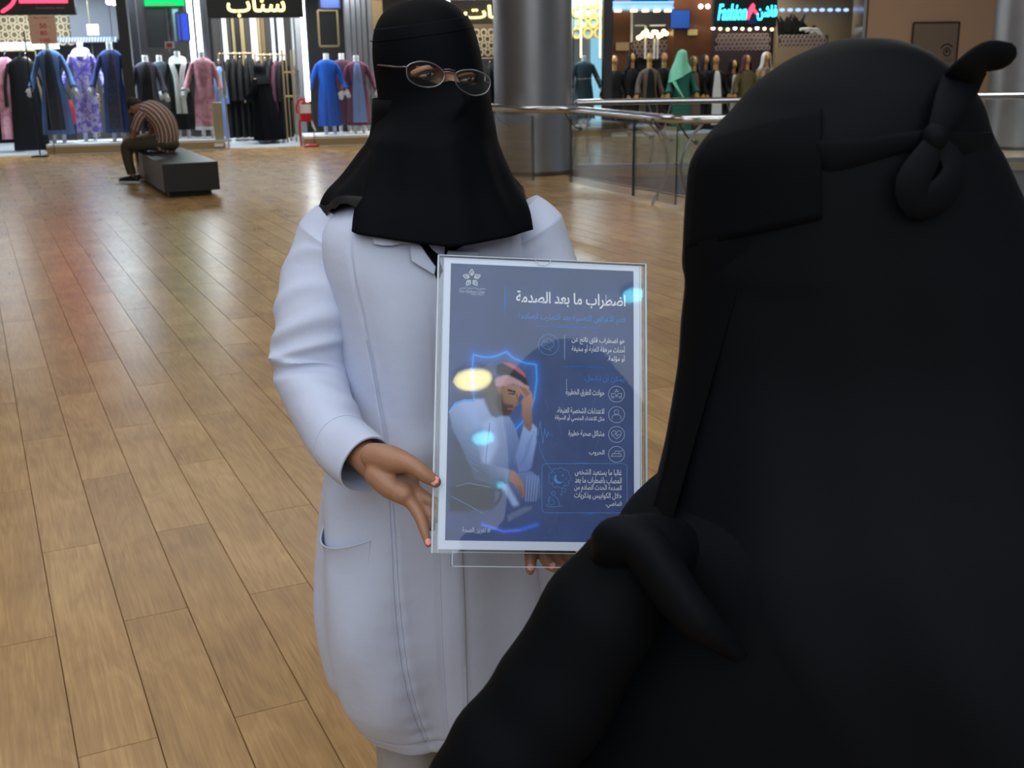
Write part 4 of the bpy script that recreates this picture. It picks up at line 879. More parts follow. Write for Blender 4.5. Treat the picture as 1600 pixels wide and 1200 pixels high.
# paper with its printed picture as colours painted onto a fine grid
pl_, pr_, pt_, pb_ = (spx(692, 402)[0] + spx(685, 858)[0]) / 2, spx(1001.5, 420)[0], zt - 0.003, spx(760, 859)[1]
g = G(); slab(g, pl_, pr_, pb_, pt_, -0.0012, 0.0006); paper = obj('paper', g, PAPER, t, False)
NX, NY = 330, 474
CW, CH = NX, NY
img = np.zeros((CH, CW, 3)); yy, xx = np.mgrid[0:CH, 0:CW]; sx_ = (xx + 0.5) / CW; sy_ = (yy + 0.5) / CH
def c2(px, py):
    x, z = spx(px, py); return ((x + PWD / 2) / PWD * CW, (PHT / 2 - z) / PHT * CH)
def A(*c): return np.array(lin(c))
def lerp(a, b, t_): return a + (b - a) * t_[..., None]
nz = RNG.rand(14, 10)
def vnoise(gx, gy, seed):
    r = np.random.RandomState(seed).rand(gy + 2, gx + 2); fx = sx_ * gx; fy = sy_ * gy; ix = fx.astype(int); iy = fy.astype(int); ax = fx - ix; ay = fy - iy
    ax = ax * ax * (3 - 2 * ax); ay = ay * ay * (3 - 2 * ay)
    return (r[iy, ix] * (1 - ax) + r[iy, ix + 1] * ax) * (1 - ay) + (r[iy + 1, ix] * (1 - ax) + r[iy + 1, ix + 1] * ax) * ay
n_ = 0.5 * vnoise(6, 8, 1) + 0.3 * vnoise(15, 20, 2) + 0.2 * vnoise(40, 60, 3)
img[:] = lerp(A(46, 62, 98), A(50, 64, 108), sy_); img = img * (0.78 + 0.5 * n_)[..., None]
def inside(P):
    P = np.array(P); x = xx + 0.5; y = yy + 0.5; r = np.zeros(x.shape, bool); j = len(P) - 1
    for i in range(len(P)):
        xi, yi = P[i]; xj, yj = P[j]
        if yi != yj: r ^= ((yi > y) != (yj > y)) & (x < (xj - xi) * (y - yi) / (yj - yi) + xi)
        j = i
    return r.astype(float)
def blur(m, k):
    for _ in range(2):
        for ax in (0, 1):
            c_ = np.zeros_like(m); 
            for o in range(-k, k + 1): c_ += np.roll(m, o, ax)
            m = c_ / (2 * k + 1)
    return m
def Zp(pts): return [c2(700 + x / 4.615, 540 + y / 4.615) for x, y in pts]
def fill(pts, col, soft=1, op=1.0, shade=None):
    global img
    m = inside(Zp(pts)); m = blur(m, soft) if soft else m
    c = np.broadcast_to(A(*col), img.shape).copy()
    if shade is not None:
        (ax, ay), (bx, by), col2 = shade; a = np.array(Zp([(ax, ay)])[0]); b = np.array(Zp([(bx, by)])[0]); d = b - a
        tt = np.clip(((xx - a[0]) * d[0] + (yy - a[1]) * d[1]) / (d @ d), 0, 1); c = lerp(A(*col), A(*col2), tt)
    img = lerp(img, c, m * op)
def line(pts, col, wd, op=1.0, soft=0, closed=False):
    global img
    P = np.array(Zp(pts)); P = np.vstack([P, P[:1]]) if closed else P; dm = np.full(xx.shape, 1e9)
    for a, b in zip(P[:-1], P[1:]):
        d = b - a; L2 = max(d @ d, 1e-9); tt = np.clip(((xx + .5 - a[0]) * d[0] + (yy + .5 - a[1]) * d[1]) / L2, 0, 1)
        dm = np.minimum(dm, np.hypot(xx + .5 - a[0] - tt * d[0], yy + .5 - a[1] - tt * d[1]))
    m = np.clip((wd - dm) / max(0.7, soft) + 0.5, 0, 1) if not soft else np.exp(-(dm / (wd + soft)) ** 2)
    img = lerp(img, np.broadcast_to(A(*col), img.shape), m * op)
# dark blot behind the man, shield glow
fill([(0, 620), (120, 640), (330, 1000), (340, 1190), (0, 1200)], (28, 36, 50), 8, 0.75)
shield = [(183, 65), (240, 82), (300, 85), (350, 75), (420, 45), (470, 90), (550, 125), (635, 138), (640, 250), (622, 380), (590, 470), (540, 545), (470, 625), (370, 688), (280, 600), (215, 480), (182, 350), (172, 200)]
fill(shield, (52, 74, 120), 3, 0.6)
line(shield, (40, 110, 210), 5, 0.35, 4, True); line(shield, (36, 104, 190), 2.6, 0.9, 0, True); line(shield, (62, 140, 225), 0.8, 0.9, 0, True)
# robe
fill([(130, 400), (200, 385), (262, 380), (310, 500), (345, 520), (430, 495), (482, 580), (515, 690), (500, 800), (520, 920), (400, 960), (250, 870), (170, 700)], (132, 150, 190), 1, 1, ((230, 400), (480, 860), (62, 82, 128)))
fill([(250, 560), (330, 520), (360, 700), (300, 860), (250, 840)], (150, 168, 208), 4, 0.6)
line([(300, 560), (285, 700), (270, 850)], (80, 98, 140), 1.0, 0.7)
for k in range(5): line([(380 + 22 * k, 560), (400 + 16 * k, 700), (360 + 30 * k, 860)], (84, 104, 150), 1.2, 0.35)
fill([(10, 480), (55, 415), (120, 395), (190, 420), (218, 560), (215, 700), (240, 850), (330, 868), (450, 895), (446, 1000), (400, 1012), (320, 1000), (190, 965), (160, 880), (110, 760), (30, 600)], (128, 148, 192), 1, 1, ((200, 500), (20, 700), (52, 66, 96)))
for k in range(7): line([(40 + 14 * k, 560 + 40 * k), (130 + 10 * k, 640 + 42 * k), (215, 690 + 36 * k)], (78, 98, 142), 1.2, 0.45)
line([(12, 480), (55, 415), (120, 395), (190, 400)], (70, 140, 220), 1.8, 0.9)
fill([(548, 560), (610, 565), (642, 595), (636, 700), (600, 880), (575, 906), (510, 914), (482, 800), (515, 690)], (126, 146, 190), 1, 1, ((620, 600), (500, 850), (88, 108, 156)))
for k in range(4): line([(620 - 18 * k, 620 + 30 * k), (580 - 12 * k, 760 + 20 * k), (520, 880)], (84, 104, 150), 1.2, 0.4)
fill([(500, 918), (600, 905), (660, 955), (672, 1100), (560, 1145), (520, 1155), (395, 1010), (450, 960)], (88, 106, 152), 1, 1, ((600, 920), (560, 1150), (48, 62, 98)))
for k in range(5): line([(570 + 20 * k, 940), (560 + 18 * k, 1120)], (112, 130, 176), 1.4, 0.5)
fill([(385, 1015), (430, 1000), (515, 1150), (470, 1160)], (140, 158, 200), 2, 0.8)
fill([(20, 1012), (150, 985), (310, 1022), (330, 1090), (322, 1180), (10, 1195)], (22, 28, 42), 2, 0.95)
line([(322, 1120), (318, 1060), (340, 1032), (372, 1040), (382, 1070), (365, 1120), (340, 1145)], (14, 18, 28), 2.4, 0.95); line([(60, 1012), (150, 992), (300, 1020)], (96, 110, 140), 0.8, 0.6)
fill([(430, 1225), (545, 1165), (605, 1158), (600, 1180), (432, 1270)], (96, 106, 130), 1, 0.6)
# head: beard, face, scarf
fill([(255, 330), (300, 250), (345, 260), (392, 300), (396, 420), (352, 505), (312, 505), (262, 400)], (74, 70, 72), 3, 0.9)
fill([(360, 300), (420, 280), (522, 290), (528, 345), (505, 372), (508, 420), (480, 440), (470, 470), (440, 505), (380, 500), (352, 430)], (142, 106, 88), 1, 1, ((500, 330), (370, 430), (104, 76, 64)))
fill([(352, 335), (384, 345), (400, 415), (425, 425), (472, 428), (470, 468), (442, 506), (405, 508), (362, 480), (345, 420)], (44, 36, 36), 2, 0.92)
line([(432, 455), (466, 458)], (120, 70, 64), 1.6, 0.9); line([(436, 322), (480, 334)], (40, 30, 28), 2.0, 0.9); line([(440, 346), (478, 350)], (44, 32, 30), 1.4, 0.85); line([(492, 352), (506, 410), (490, 420)], (96, 68, 58), 1.2, 0.8)
cap = [(392, 126), (440, 123), (508, 158), (552, 206), (558, 235), (482, 178)]
fill(cap, (170, 96, 110), 1)
fill([(338, 240), (415, 210), (505, 243), (582, 295), (584, 314), (520, 292), (470, 276), (400, 292), (345, 292)], (176, 150, 156), 1)
m = inside(Zp(cap)) + inside(Zp([(338, 240), (415, 210), (505, 243), (582, 295), (584, 314), (520, 292), (470, 276), (400, 292), (345, 292)]))
chk = ((xx // 2 + yy // 2) % 2) * m; img = lerp(img, np.broadcast_to(A(122, 48, 58), img.shape), chk * 0.75)
fill([(345, 190), (355, 140), (392, 126), (482, 175), (562, 236), (582, 292), (555, 282), (515, 252), (440, 212), (362, 214)], (26, 24, 30), 1, 0.97)
fill([(20, 395), (120, 330), (260, 330), (300, 360), (250, 385), (130, 375), (60, 415)], (52, 54, 62), 3, 0.6)
for k in range(6): line([(300 - 16 * k, 250 - 12 * k), (340 - 6 * k, 200 - 14 * k)], (120, 122, 130), 0.8, 0.45)
# hands
fill([(516, 300), (540, 288), (566, 294), (604, 345), (615, 400), (602, 455), (606, 600), (588, 622), (548, 585), (533, 500), (531, 400), (548, 372), (522, 335)], (158, 118, 98), 1, 1, ((590, 330), (540, 560), (112, 82, 72)))
for k in range(3): line([(520 + 16 * k, 300 + 4 * k), (566 + 10 * k, 365 - 8 * k)], (94, 66, 58), 1.0, 0.8)
fill([(450, 896), (482, 908), (545, 1000), (553, 1080), (535, 1100), (512, 1052), (472, 992), (442, 978)], (150, 112, 96), 1, 1, ((460, 910), (540, 1090), (120, 84, 74)))
for k in range(2): line([(505 + 18 * k, 1010 + 10 * k), (528 + 10 * k, 1080)], (92, 64, 58), 0.9, 0.7)
# lower arc of light
arcp = [(-20, 700), (80, 720), (180, 780), (290, 825)]
line([(20, 1085), (110, 1130), (250, 1210)], (70, 100, 160), 0.9, 0.6); line([(250, 1290), (400, 1340), (520, 1330), (640, 1290)], (50, 96, 210), 1.6, 0.8, 2); line([(250, 1290), (400, 1340), (520, 1330)], (110, 110, 220), 0.8, 0.7)
# fine scratches of the picture
for k in range(60):
    a = RNG.rand(2) * (1250, 1350); d = RNG.randn(2) * (20, 70); line([tuple(a), tuple(a + d)], (110, 124, 150), 0.35, 0.22)
img = np.clip(img * 1.75, 0, 1)
vs = []; xs_ = np.linspace(-PWD / 2, PWD / 2, NX + 1); zs_ = np.linspace(PHT / 2, -PHT / 2, NY + 1)
vs = [tuple(sp(x, z, 0.0009)) for z in zs_ for x in xs_]
fs = [(j * (NX + 1) + i, (j + 1) * (NX + 1) + i, (j + 1) * (NX + 1) + i + 1, j * (NX + 1) + i + 1) for j in range(NY) for i in range(NX)]
me = bpy.data.meshes.new('printed_picture'); me.from_pydata(vs, [], fs)
ca = me.color_attributes.new('print', 'FLOAT_COLOR', 'CORNER'); col = np.ones((NX * NY, 4, 4), np.float32); col[:, :, :3] = img.reshape(-1, 1, 3); ca.data.foreach_set('color', col.ravel())
pm = bpy.data.materials.new('poster_print'); pm.use_nodes = True; nt = pm.node_tree; at = nt.nodes.new('ShaderNodeVertexColor'); at.layer_name = 'print'
nt.links.new(at.outputs[0], nt.nodes['Principled BSDF'].inputs['Base Color']); nt.nodes['Principled BSDF'].inputs['Roughness'].default_value = 0.55
me.materials.append(pm); pic = obj('printed_picture', me, pm, paper, local=True)

TXW = mat('print_white', (236, 240, 250), 0.6); TXG = mat('print_grey', (180, 194, 220), 0.6); TXB = mat('print_blue', (52, 136, 222), 0.6); TXL = mat('print_light_blue', (92, 150, 215), 0.6)
def pfn(x, z, h): return sp(x, z, 0.0013 + h)
def ptext(name, lines, m, bold=0.006, ar=True):
    g = G()
    for txt, xa, ya, xb, yb in lines: # left-bottom and right-top pixel corners of the words
        (u0_, v0_), (u1_, v1_) = spx(xa, ya), spx(xb, yb)
        vs_, fs_, a, b, c, d = text_g(txt, bold=bold, ar=ar)
        k = (u1_ - u0_) / (b - a); kv = (v1_ - v0_) / (d - c)
        tilt = (spx(xb, ya)[1] - v0_) / (u1_ - u0_) # the words run along the sheet, so a level pixel row is slightly tilted
        g.add([pfn(u0_ + (v[0] - a) * k, v0_ + (v[1] - c) * kv, 0) for v in vs_], fs_)
    obj(name, g, m, paper, False, local=True)
ptext('headline', [('اضطراب ما بعد الصدمة', 806, 478, 977, 461)], TXW, 0.02)
ptext('subtitle', [('فهم الأعراض النفسية بعد التجارب الصادمة', 809, 503, 977, 492)], TXB, 0.01)
ptext('introduction', [('هو اضطراب قلق ناتج عن', 893, 538, 976, 529), ('أحداث مرهقة للغاية أو مخيفة', 893, 551, 976, 541), ('أو مؤلمة.', 949, 566, 976, 555)], TXW)
ptext('list_heading', [('يمكن أن تشمل:', 912, 597, 975, 585)], TXB, 0.01)
ptext('list_words', [('حوادث الطرق الخطيرة', 884, 619, 944, 609), ('الاعتداءات الشخصية العنيفة،', 870, 647, 944, 638), ('مثل الاعتداء الجنسي أو السرقة', 867, 659, 944, 649), ('مشاكل صحية خطيرة', 888, 683, 944, 673), ('الحروب', 920, 712, 944, 703)], TXW)
ptext('box_words', [('غالبًا ما يستعيد الشخص'.replace('ً', ''), 898, 744, 971, 734), ('المصاب باضطراب ما بعد', 898, 757, 971, 746), ('الصدمة الحدث الصادم من', 897, 769, 971, 758), ('خلال الكوابيس وذكريات', 897, 780, 971, 770), ('الماضي.', 946, 794, 971, 784)], TXW)
ptext('hashtag', [('# تعزيز_الصحة', 722, 834, 766, 824)], TXG)
ptext('logo_words', [('تجمع مدينة الخليج الصحي', 717.5, 453, 758, 449)], TXG)
ptext('logo_words', [('Sultan Healthcare Cluster', 717, 457.5, 757.5, 454), ('Health Holding Co.', 736, 462, 757.5, 459)], TXG, 0.0, False)
def ribbon(g, pts, wpx, n=None, closed=False, h=0.0013):
    P = [Vector(spx(x, y)) for x, y in (spline(pts, n) if n else pts)]
    if closed: P.append(P[0])
    wd = wpx * 0.0009 / 2
    for a, b in zip(P[:-1], P[1:]):
        d = (b - a); 
        if d.length < 1e-7: continue
        d.normalize(); nn_ = Vector((-d.y, d.x)) * wd; e = d * wd * 0.4
        g.add([sp(*(a - e + nn_), h), sp(*(a - e - nn_), h), sp(*(b + e - nn_), h), sp(*(b + e + nn_), h)], [(0, 1, 2, 3)])
def circ(cx, cy, r, n=36, a0=0, a1=2 * PI, ry_=None): return [(cx + r * math.cos(a0 + (a1 - a0) * i / n), cy + (ry_ or r) * math.sin(a0 + (a1 - a0) * i / n)) for i in range(n + 1)]
g = G()
for k in range(5): # logo: five pointed petals with a lattice inside
    a = -PI / 2 + k * 2 * PI / 5; cx, cy = 737, 435
    f = lambda r, o: (cx + r * math.cos(a + o), cy + r * math.sin(a + o))
    ribbon(g, [f(4, 0), f(7.5, 0.42), f(9.5, 0.36), f(14, 0.0), f(9.5, -0.36), f(7.5, -0.42), f(4, 0)], 0.9, 22)
    ribbon(g, [f(5.5, 0.2), f(9.5, -0.12), f(11.5, 0.02)], 0.7, 8); ribbon(g, [f(5.5, -0.2), f(9, 0.2), f(11, 0.1)], 0.7, 8); ribbon(g, [f(7, -0.3), f(8, 0.0), f(7, 0.3)], 0.6, 8)
obj('logo_star', g, TXW, paper, False, local=True)
def icon(name, m, strokes):
    g = G()
    for pts, wpx, n in strokes: ribbon(g, pts, wpx, n)
    obj(name, g, m, paper, False, local=True)
icon('brain_icon', TXL, [(circ(857, 539, 16), 0.9, None), (circ(856, 538, 9.5, 24, ry_=8), 0.9, None), ([(849, 536), (853, 533), (857, 537), (862, 533), (865, 538)], 0.8, 14), ([(848, 541), (853, 539), (858, 543), (864, 541)], 0.8, 14), ([(857, 545), (860, 549), (861, 547)], 0.8, 8), ([(852, 531), (856, 530), (861, 531)], 0.7, 8)])
icon('crash_icon', TXG, [(circ(963, 616, 12.5), 0.9, None), ([(955, 620), (955, 615), (961, 615), (963, 619), (966, 615), (971, 615), (971, 620)], 0.9, None), ([(959, 620), (967, 620)], 0.8, None), (circ(957, 621, 1.5, 10), 0.8, None), (circ(969, 621, 1.5, 10), 0.8, None), ([(960, 611), (962, 613), (963, 608), (965, 613), (967, 610)], 0.8, None)])
icon('assault_icon', TXG, [(circ(963, 648, 12.5), 0.9, None), (circ(963, 644, 3.5, 14), 0.9, None), ([(956, 655), (957, 650), (963, 648), (969, 650), (970, 655)], 0.9, 14)])
icon('heart_icon', TXG, [(circ(963, 679, 12.5), 0.9, None), ([(963, 686), (956, 680), (956, 675), (960, 673), (963, 676), (966, 673), (970, 675), (970, 680), (963, 686)], 0.9, 26), ([(957, 679), (961, 679), (962, 676), (964, 682), (965, 679), (969, 679)], 0.8, None)])
icon('war_icon', TXG, [(circ(963, 710, 12.5), 0.9, None), ([(955, 713), (957, 709), (969, 709), (971, 713), (955, 713)], 0.9, None), ([(960, 709), (961, 705), (966, 705), (967, 709)], 0.8, None), ([(966, 706), (972, 704)], 0.8, None)])
rb = []
for cx, cy, a0 in ((853, 731, PI), (973, 731, -PI / 2), (973, 795, 0), (853, 795, PI / 2)): rb += circ(cx, cy, 6.5, 8, a0, a0 + PI / 2)
icon('box_outline', TXL, [(rb + rb[:1], 0.9, None)])
cl = []
for k in range(9): a = 2 * PI * k / 9; cl += circ(874 + 12.5 * math.cos(a), 747 + 11 * math.sin(a), 5.2, 8, a - 1.25, a + 1.25)
icon('dream_icon', TXL, [(cl + cl[:1], 0.9, None), (circ(881, 766, 3, 12), 0.8, None), (circ(877, 772, 1.5, 8), 0.7, None), ([(879, 740), (879, 746)], 0.8, None), ([(876.5, 743), (881.5, 743)], 0.8, None)] + [(circ(x, y, 0.5, 6), 0.8, None) for x, y in ((862, 747), (864, 755), (874, 737), (885, 748), (882, 756), (866, 739))])
g = G(); P = [spx(*p) for p in circ(872.5, 748, 7.5, 16, -PI / 2 - 0.6, PI / 2 - 0.6 + 0.9)]; Q = [spx(*p) for p in circ(875.5, 746, 5.6, 16, -PI / 2 - 0.9, PI / 2 + 0.3)]
P = [spx(*p) for p in circ(873, 748, 8, 18, 0.35, 0.35 + PI * 1.15)]; Q = [spx(*p) for p in circ(876, 746, 7, 18, 0.62, 0.62 + PI * 0.98)]
for i in range(18): g.add([sp(*P[i], 0.0013), sp(*P[i + 1], 0.0013), sp(*Q[i + 1], 0.0013), sp(*Q[i], 0.0013)], [(0, 1, 2, 3)])
obj('moon', g, TXL, paper, False, local=True)
icon('seated_figure_icon', TXL, [(circ(864.5, 771, 3, 14), 0.9, None), ([(866, 775), (871, 780), (873, 791), (854, 791), (858, 786), (857, 780), (861, 776)], 0.9, 26), ([(858, 776), (856, 784), (862, 780), (866, 787), (860, 789)], 0.8, 16), ([(873, 791), (879, 791)], 0.8, None)])
icon('heartbeat_line', TXL, [([(838, 680), (841, 680), (844, 658), (848, 694), (851, 670), (854, 684), (856, 675), (858, 680), (863, 680)], 0.8, None), ([(841, 690), (846, 708), (854, 724), (864, 738)], 0.7, 14)])
icon('divider_lines', TXG, [([(882, 524), (882, 562)], 0.8, None), ([(885, 592), (885, 608)], 0.7, None)])
GLB = mat('print_bright_blue', (40, 130, 240), 0.6); g = G()
for (ax_, ay_), (bx_, by_) in (((838, 510), (934, 513)), ((880, 573), (946, 575)), ((789, 446), (789, 492)), ((900, 723.5), (925, 724.5)), ((912, 805), (930, 802))):
    for q, wd in ((1.0, 0.7), (0.6, 1.3), (0.3, 2.0)):
        mx_, my_ = (ax_ + bx_) / 2, (ay_ + by_) / 2; ribbon(g, [(mx_ + (ax_ - mx_) * q, my_ + (ay_ - my_) * q), (mx_ + (bx_ - mx_) * q, my_ + (by_ - my_) * q)], wd, h=0.00125)
obj('light_streaks', g, GLB, paper, False, local=True)
# lamps high over the viewer whose mirror images show in the acrylic
def mirror_lamp(px, py, r, col, s, lab, z=5.55):
    p = spw(px, py, 0.0045); d = (p - EYE).normalized(); q = d - 2 * d.dot(SN) * SN; k = (z - p.z) / q.z; c = p + q * k
    t = thing('ceiling_spot', lab, 'lamp', (c.x, c.y, z - 0.02)); g = G(); g.loft([[Vector((c.x + r * q_ * math.cos(a), c.y + r * q_ * math.sin(a), zz)) for a in [2 * PI * j / 24 for j in range(24)]] for zz, q_ in ((z - 0.02, 0.9), (z, 1.0))]); obj('lens', g, glow('spot_' + str(int(px)), col, s), t)
    g = G(); g.loft([[Vector((c.x + r * q_ * math.cos(a), c.y + r * q_ * math.sin(a), zz)) for a in [2 * PI * j / 24 for j in range(24)]] for zz, q_ in ((z, 1.15), (z + 0.3, 1.15))]); obj('housing', g, BLACKP, t)
mirror_lamp(739, 593, 0.17, (255, 236, 150), 34, 'warm ceiling spot mirrored over the scarf of the poster figure')
mirror_lamp(755, 684, 0.11, (110, 225, 255), 26, 'cyan ceiling spot mirrored on the chest of the poster figure')
mirror_lamp(966, 659, 0.13, (110, 225, 255), 26, 'cyan ceiling spot mirrored over the round icons of the poster')
mirror_lamp(960, 715, 0.07, (255, 230, 170), 22, 'warm ceiling spot mirrored over the lowest round icon')
mirror_lamp(989, 461, 0.09, (110, 225, 255), 24, 'cyan ceiling spot mirrored at the upper edge of the sheet')
mirror_lamp(782, 757, 0.045, (110, 225, 255), 24, 'small cyan ceiling spot mirrored by the lap of the poster figure')
# ------------------------------------------------------------------ the woman in the white coat
SKIN = mat('skin_brown', (152, 110, 86), 0.5, vary=0.06, scale=40, bump=0.05, bscale=300)
SKIN.node_tree.nodes['Principled BSDF'].inputs['Subsurface Weight'].default_value = 0.08
SKIN.node_tree.nodes['Principled BSDF'].inputs['Subsurface Radius'].default_value = (0.01, 0.004, 0.002)
COAT = mat('white_coat_cloth', (182, 190, 214), 0.75, vary=0.03, scale=15, sheen=0.05, bump=0.08, bscale=60)
NIQ = mat('black_crepe', (7, 9, 14), 0.7, spec=0.06, vary=0.1, scale=8)
SCARF = mat('black_scarf_cloth', (6, 7, 11), 0.75, spec=0.06, vary=0.1, scale=8)
TROU = mat('grey_trouser_cloth', (150, 148, 152), 0.8, vary=0.08, scale=60)
LACE = mat('black_lace', (24, 25, 29), 0.5, spec=0.4)
SHOE = mat('black_shoe', (20, 20, 22), 0.4)
WX, WY = -0.128, 1.80
YAW = math.radians(20)           # the body is turned to the picture's right
HYAW = math.radians(26)
W = thing('person', 'standing woman in a white coat, black niqab and spectacles holding the sign', 'person', (WX, WY, 0))
def P(px, py, Y): return aty(px, py, Y)
def Yz(z): return z
# joints (world)
sh_r = Vector((-0.285, 1.795, 1.245)); sh_l = Vector((0.035, 1.83, 1.245))
el_r = P(492, 605, 1.72); wr_r = P(588, 728, 1.505)
el_l = Vector((0.085, 1.765, 0.985)); wr_l = P(868, 800, 1.575)
head_c = P(670, 102, 1.80)
HF = Vector((math.sin(HYAW), -math.cos(HYAW), 0)); HR = Vector((math.cos(HYAW), math.sin(HYAW), 0))  # face direction, picture-right of the face
tilt = Matrix.Rotation(math.radians(7.5), 3, HF) # head leans to the picture's right
HM = tilt @ Matrix(((HR.x, -HF.x, 0), (HR.y, -HF.y, 0), (0, 0, 1)))
def hp(x, y, z): return head_c + HM @ Vector((x, y, z))   # head frame: x right, y backwards, z up
def srf(px, py, h): return plane_hit(px, py, SC + SN * h, SN)
body = G()
# skull, face and neck
body.ell(hp(0, 0.012, 0.006), (0.067, 0.085, 0.094), HM, 28, 18)
body.ell(hp(0, -0.03, -0.055), (0.052, 0.052, 0.062), HM, 20, 12)
body.tube([hp(0, -0.062, 0.004), hp(0, -0.083, -0.025), hp(0, -0.096, -0.048), hp(0, -0.088, -0.058)], [0.010, 0.011, 0.014, 0.010], 10, round_end=True)
for s_ in (-1, 1):
    body.ell(hp(s_ * 0.028, -0.068, 0.004), (0.022, 0.011, 0.009), HM, 14, 8)      # brow
    body.ell(hp(s_ * 0.036, -0.060, -0.048), (0.024, 0.018, 0.018), HM, 14, 8)     # cheek
    body.ell(hp(s_ * 0.067, 0.012, -0.022), (0.007, 0.016, 0.026), HM, 10, 8)      # ear
body.tube([hp(0, 0.01, -0.06), Vector((WX, WY + 0.005, 1.36)), Vector((WX, WY + 0.01, 1.26))], [0.050, 0.050, 0.060], 16)
# trunk, hips
def bell(z, a, b, y0=0.0, n=24, yaw=YAW): 
    cx, sx = math.cos(yaw), math.sin(yaw)
    return [Vector((WX + (a * math.cos(q)) * cx - (b * math.sin(q) + y0) * sx, WY + (a * math.cos(q)) * sx + (b * math.sin(q) + y0) * cx, z)) for q in [2 * PI * j / n for j in range(n)]]
body.loft([bell(z, a, b) for z, a, b in ((0.70, 0.145, 0.095), (0.80, 0.160, 0.108), (0.90, 0.145, 0.095), (1.0, 0.125, 0.082), (1.12, 0.138, 0.095), (1.20, 0.14, 0.085), (1.27, 0.115, 0.065), (1.30, 0.06, 0.05))])
legs = []
for s_ in (-1, 1):
    hx = WX + s_ * 0.075 * math.cos(YAW); hy = WY + s_ * 0.075 * math.sin(YAW)
    body.tube([(hx, hy, 0.78), (hx, hy + 0.005, 0.42), (hx, hy + 0.015, 0.24), (hx, hy + 0.01, 0.09)], [0.075, 0.05, 0.045, 0.032], 14, round_end=True); legs.append((hx, hy))
    fd = Vector((math.sin(YAW), -math.cos(YAW), 0)); body.tube([Vector((hx, hy, 0.05)) - fd * 0.03, Vector((hx, hy, 0.045)) + fd * 0.06, Vector((hx, hy, 0.03)) + fd * 0.15], [0.03, 0.034, 0.02], 12, round_end=True)
# arms
body.tube(spline([tuple(sh_r + Vector((0.012, 0, -0.02))), tuple((sh_r + el_r) / 2 + Vector((-0.006, 0, 0))), tuple(el_r)], 8), [0.048, 0.046, 0.044, 0.042, 0.041, 0.04, 0.039, 0.037], 14, round_end=True)
body.tube(spline([tuple(el_r), tuple((el_r + P(574, 728, 1.53)) / 2 + Vector((-0.006, 0.0, -0.006))), tuple(wr_r)], 8), [0.037, 0.036, 0.034, 0.031, 0.028, 0.026, 0.0245, 0.024], 14, round_end=True)
body.tube(spline([tuple(sh_l + Vector((-0.014, 0, -0.02))), tuple((sh_l + el_l) / 2), tuple(el_l)], 8), [0.048, 0.046, 0.044, 0.042, 0.041, 0.04, 0.039, 0.037], 14, round_end=True)
body.tube(spline([tuple(el_l), tuple((el_l + wr_l) / 2), tuple(wr_l)], 8), [0.037, 0.036, 0.034, 0.031, 0.028, 0.026, 0.0245, 0.024], 14, round_end=True)
# right hand: thumb over the front of the sheet, fingers behind it, index along the edge
def hand_tube(pts, rad, n=14): body.tube(spline([tuple(p) for p in pts], n), [float(x) for x in np.interp(np.linspace(0, 1, n), np.linspace(0, 1, len(rad)), rad)], 12, round_end=True)
h0 = -0.022                       # the back of the hand lies a little behind the sheet
kn = [srf(631, 772, h0 + 0.006), srf(640, 762, h0 - 0.006), srf(640, 752, h0 - 0.018), srf(635, 744, h0 - 0.028)]   # knuckles, index to little finger
wr = wr_r
for i, r in enumerate((0.0175, 0.0165, 0.0155, 0.0145)):
    base_ = wr + (kn[3 - i] - wr) * 0.0 + Vector((0, 0, 0)); hand_tube([wr + Vector((0.004, 0, -0.010 + 0.006 * i)), wr * 0.5 + kn[i] * 0.5, kn[i]], [0.020, 0.0185, r * 0.92])
hand_tube([srf(583, 712, -0.035), srf(606, 716, -0.018), srf(628, 722, -0.006)], [0.019, 0.020, 0.017])
hand_tube([srf(590, 742, -0.03), srf(610, 760, -0.022), srf(625, 772, -0.017)], [0.019, 0.018, 0.014])
hand_tube([srf(600, 722, -0.024), srf(628, 722, -0.002), srf(648, 729, 0.010), srf(664, 742, 0.0125), srf(681, 753, 0.0125)], [0.018, 0.0155, 0.0118, 0.0112, 0.0082])   # thumb
hand_tube([kn[0], srf(645, 789, h0 + 0.010), srf(656, 808, h0 + 0.016), srf(664, 832, h0 + 0.020), srf(669, 850, h0 + 0.021)], [0.0128, 0.0095, 0.0086, 0.0072, 0.0052])  # index
hand_tube([kn[1], srf(655, 772, h0 + 0.004), srf(672, 782, h0 + 0.009), srf(694, 792, -0.0125), srf(706, 797, -0.0125)], [0.0125, 0.0098, 0.0088, 0.008, 0.0062])  # middle
hand_tube([kn[2], srf(652, 786, h0 - 0.006), srf(664, 796, h0 + 0.004), srf(684, 808, -0.0125), srf(694, 812, -0.0125)], [0.012, 0.0095, 0.0085, 0.0078, 0.006])     # ring
hand_tube([kn[3], srf(648, 796, h0 - 0.018), srf(656, 806, h0 - 0.006), srf(668, 820, -0.0125), srf(676, 826, -0.0125)], [0.011, 0.008, 0.0072, 0.0064, 0.005])   # little
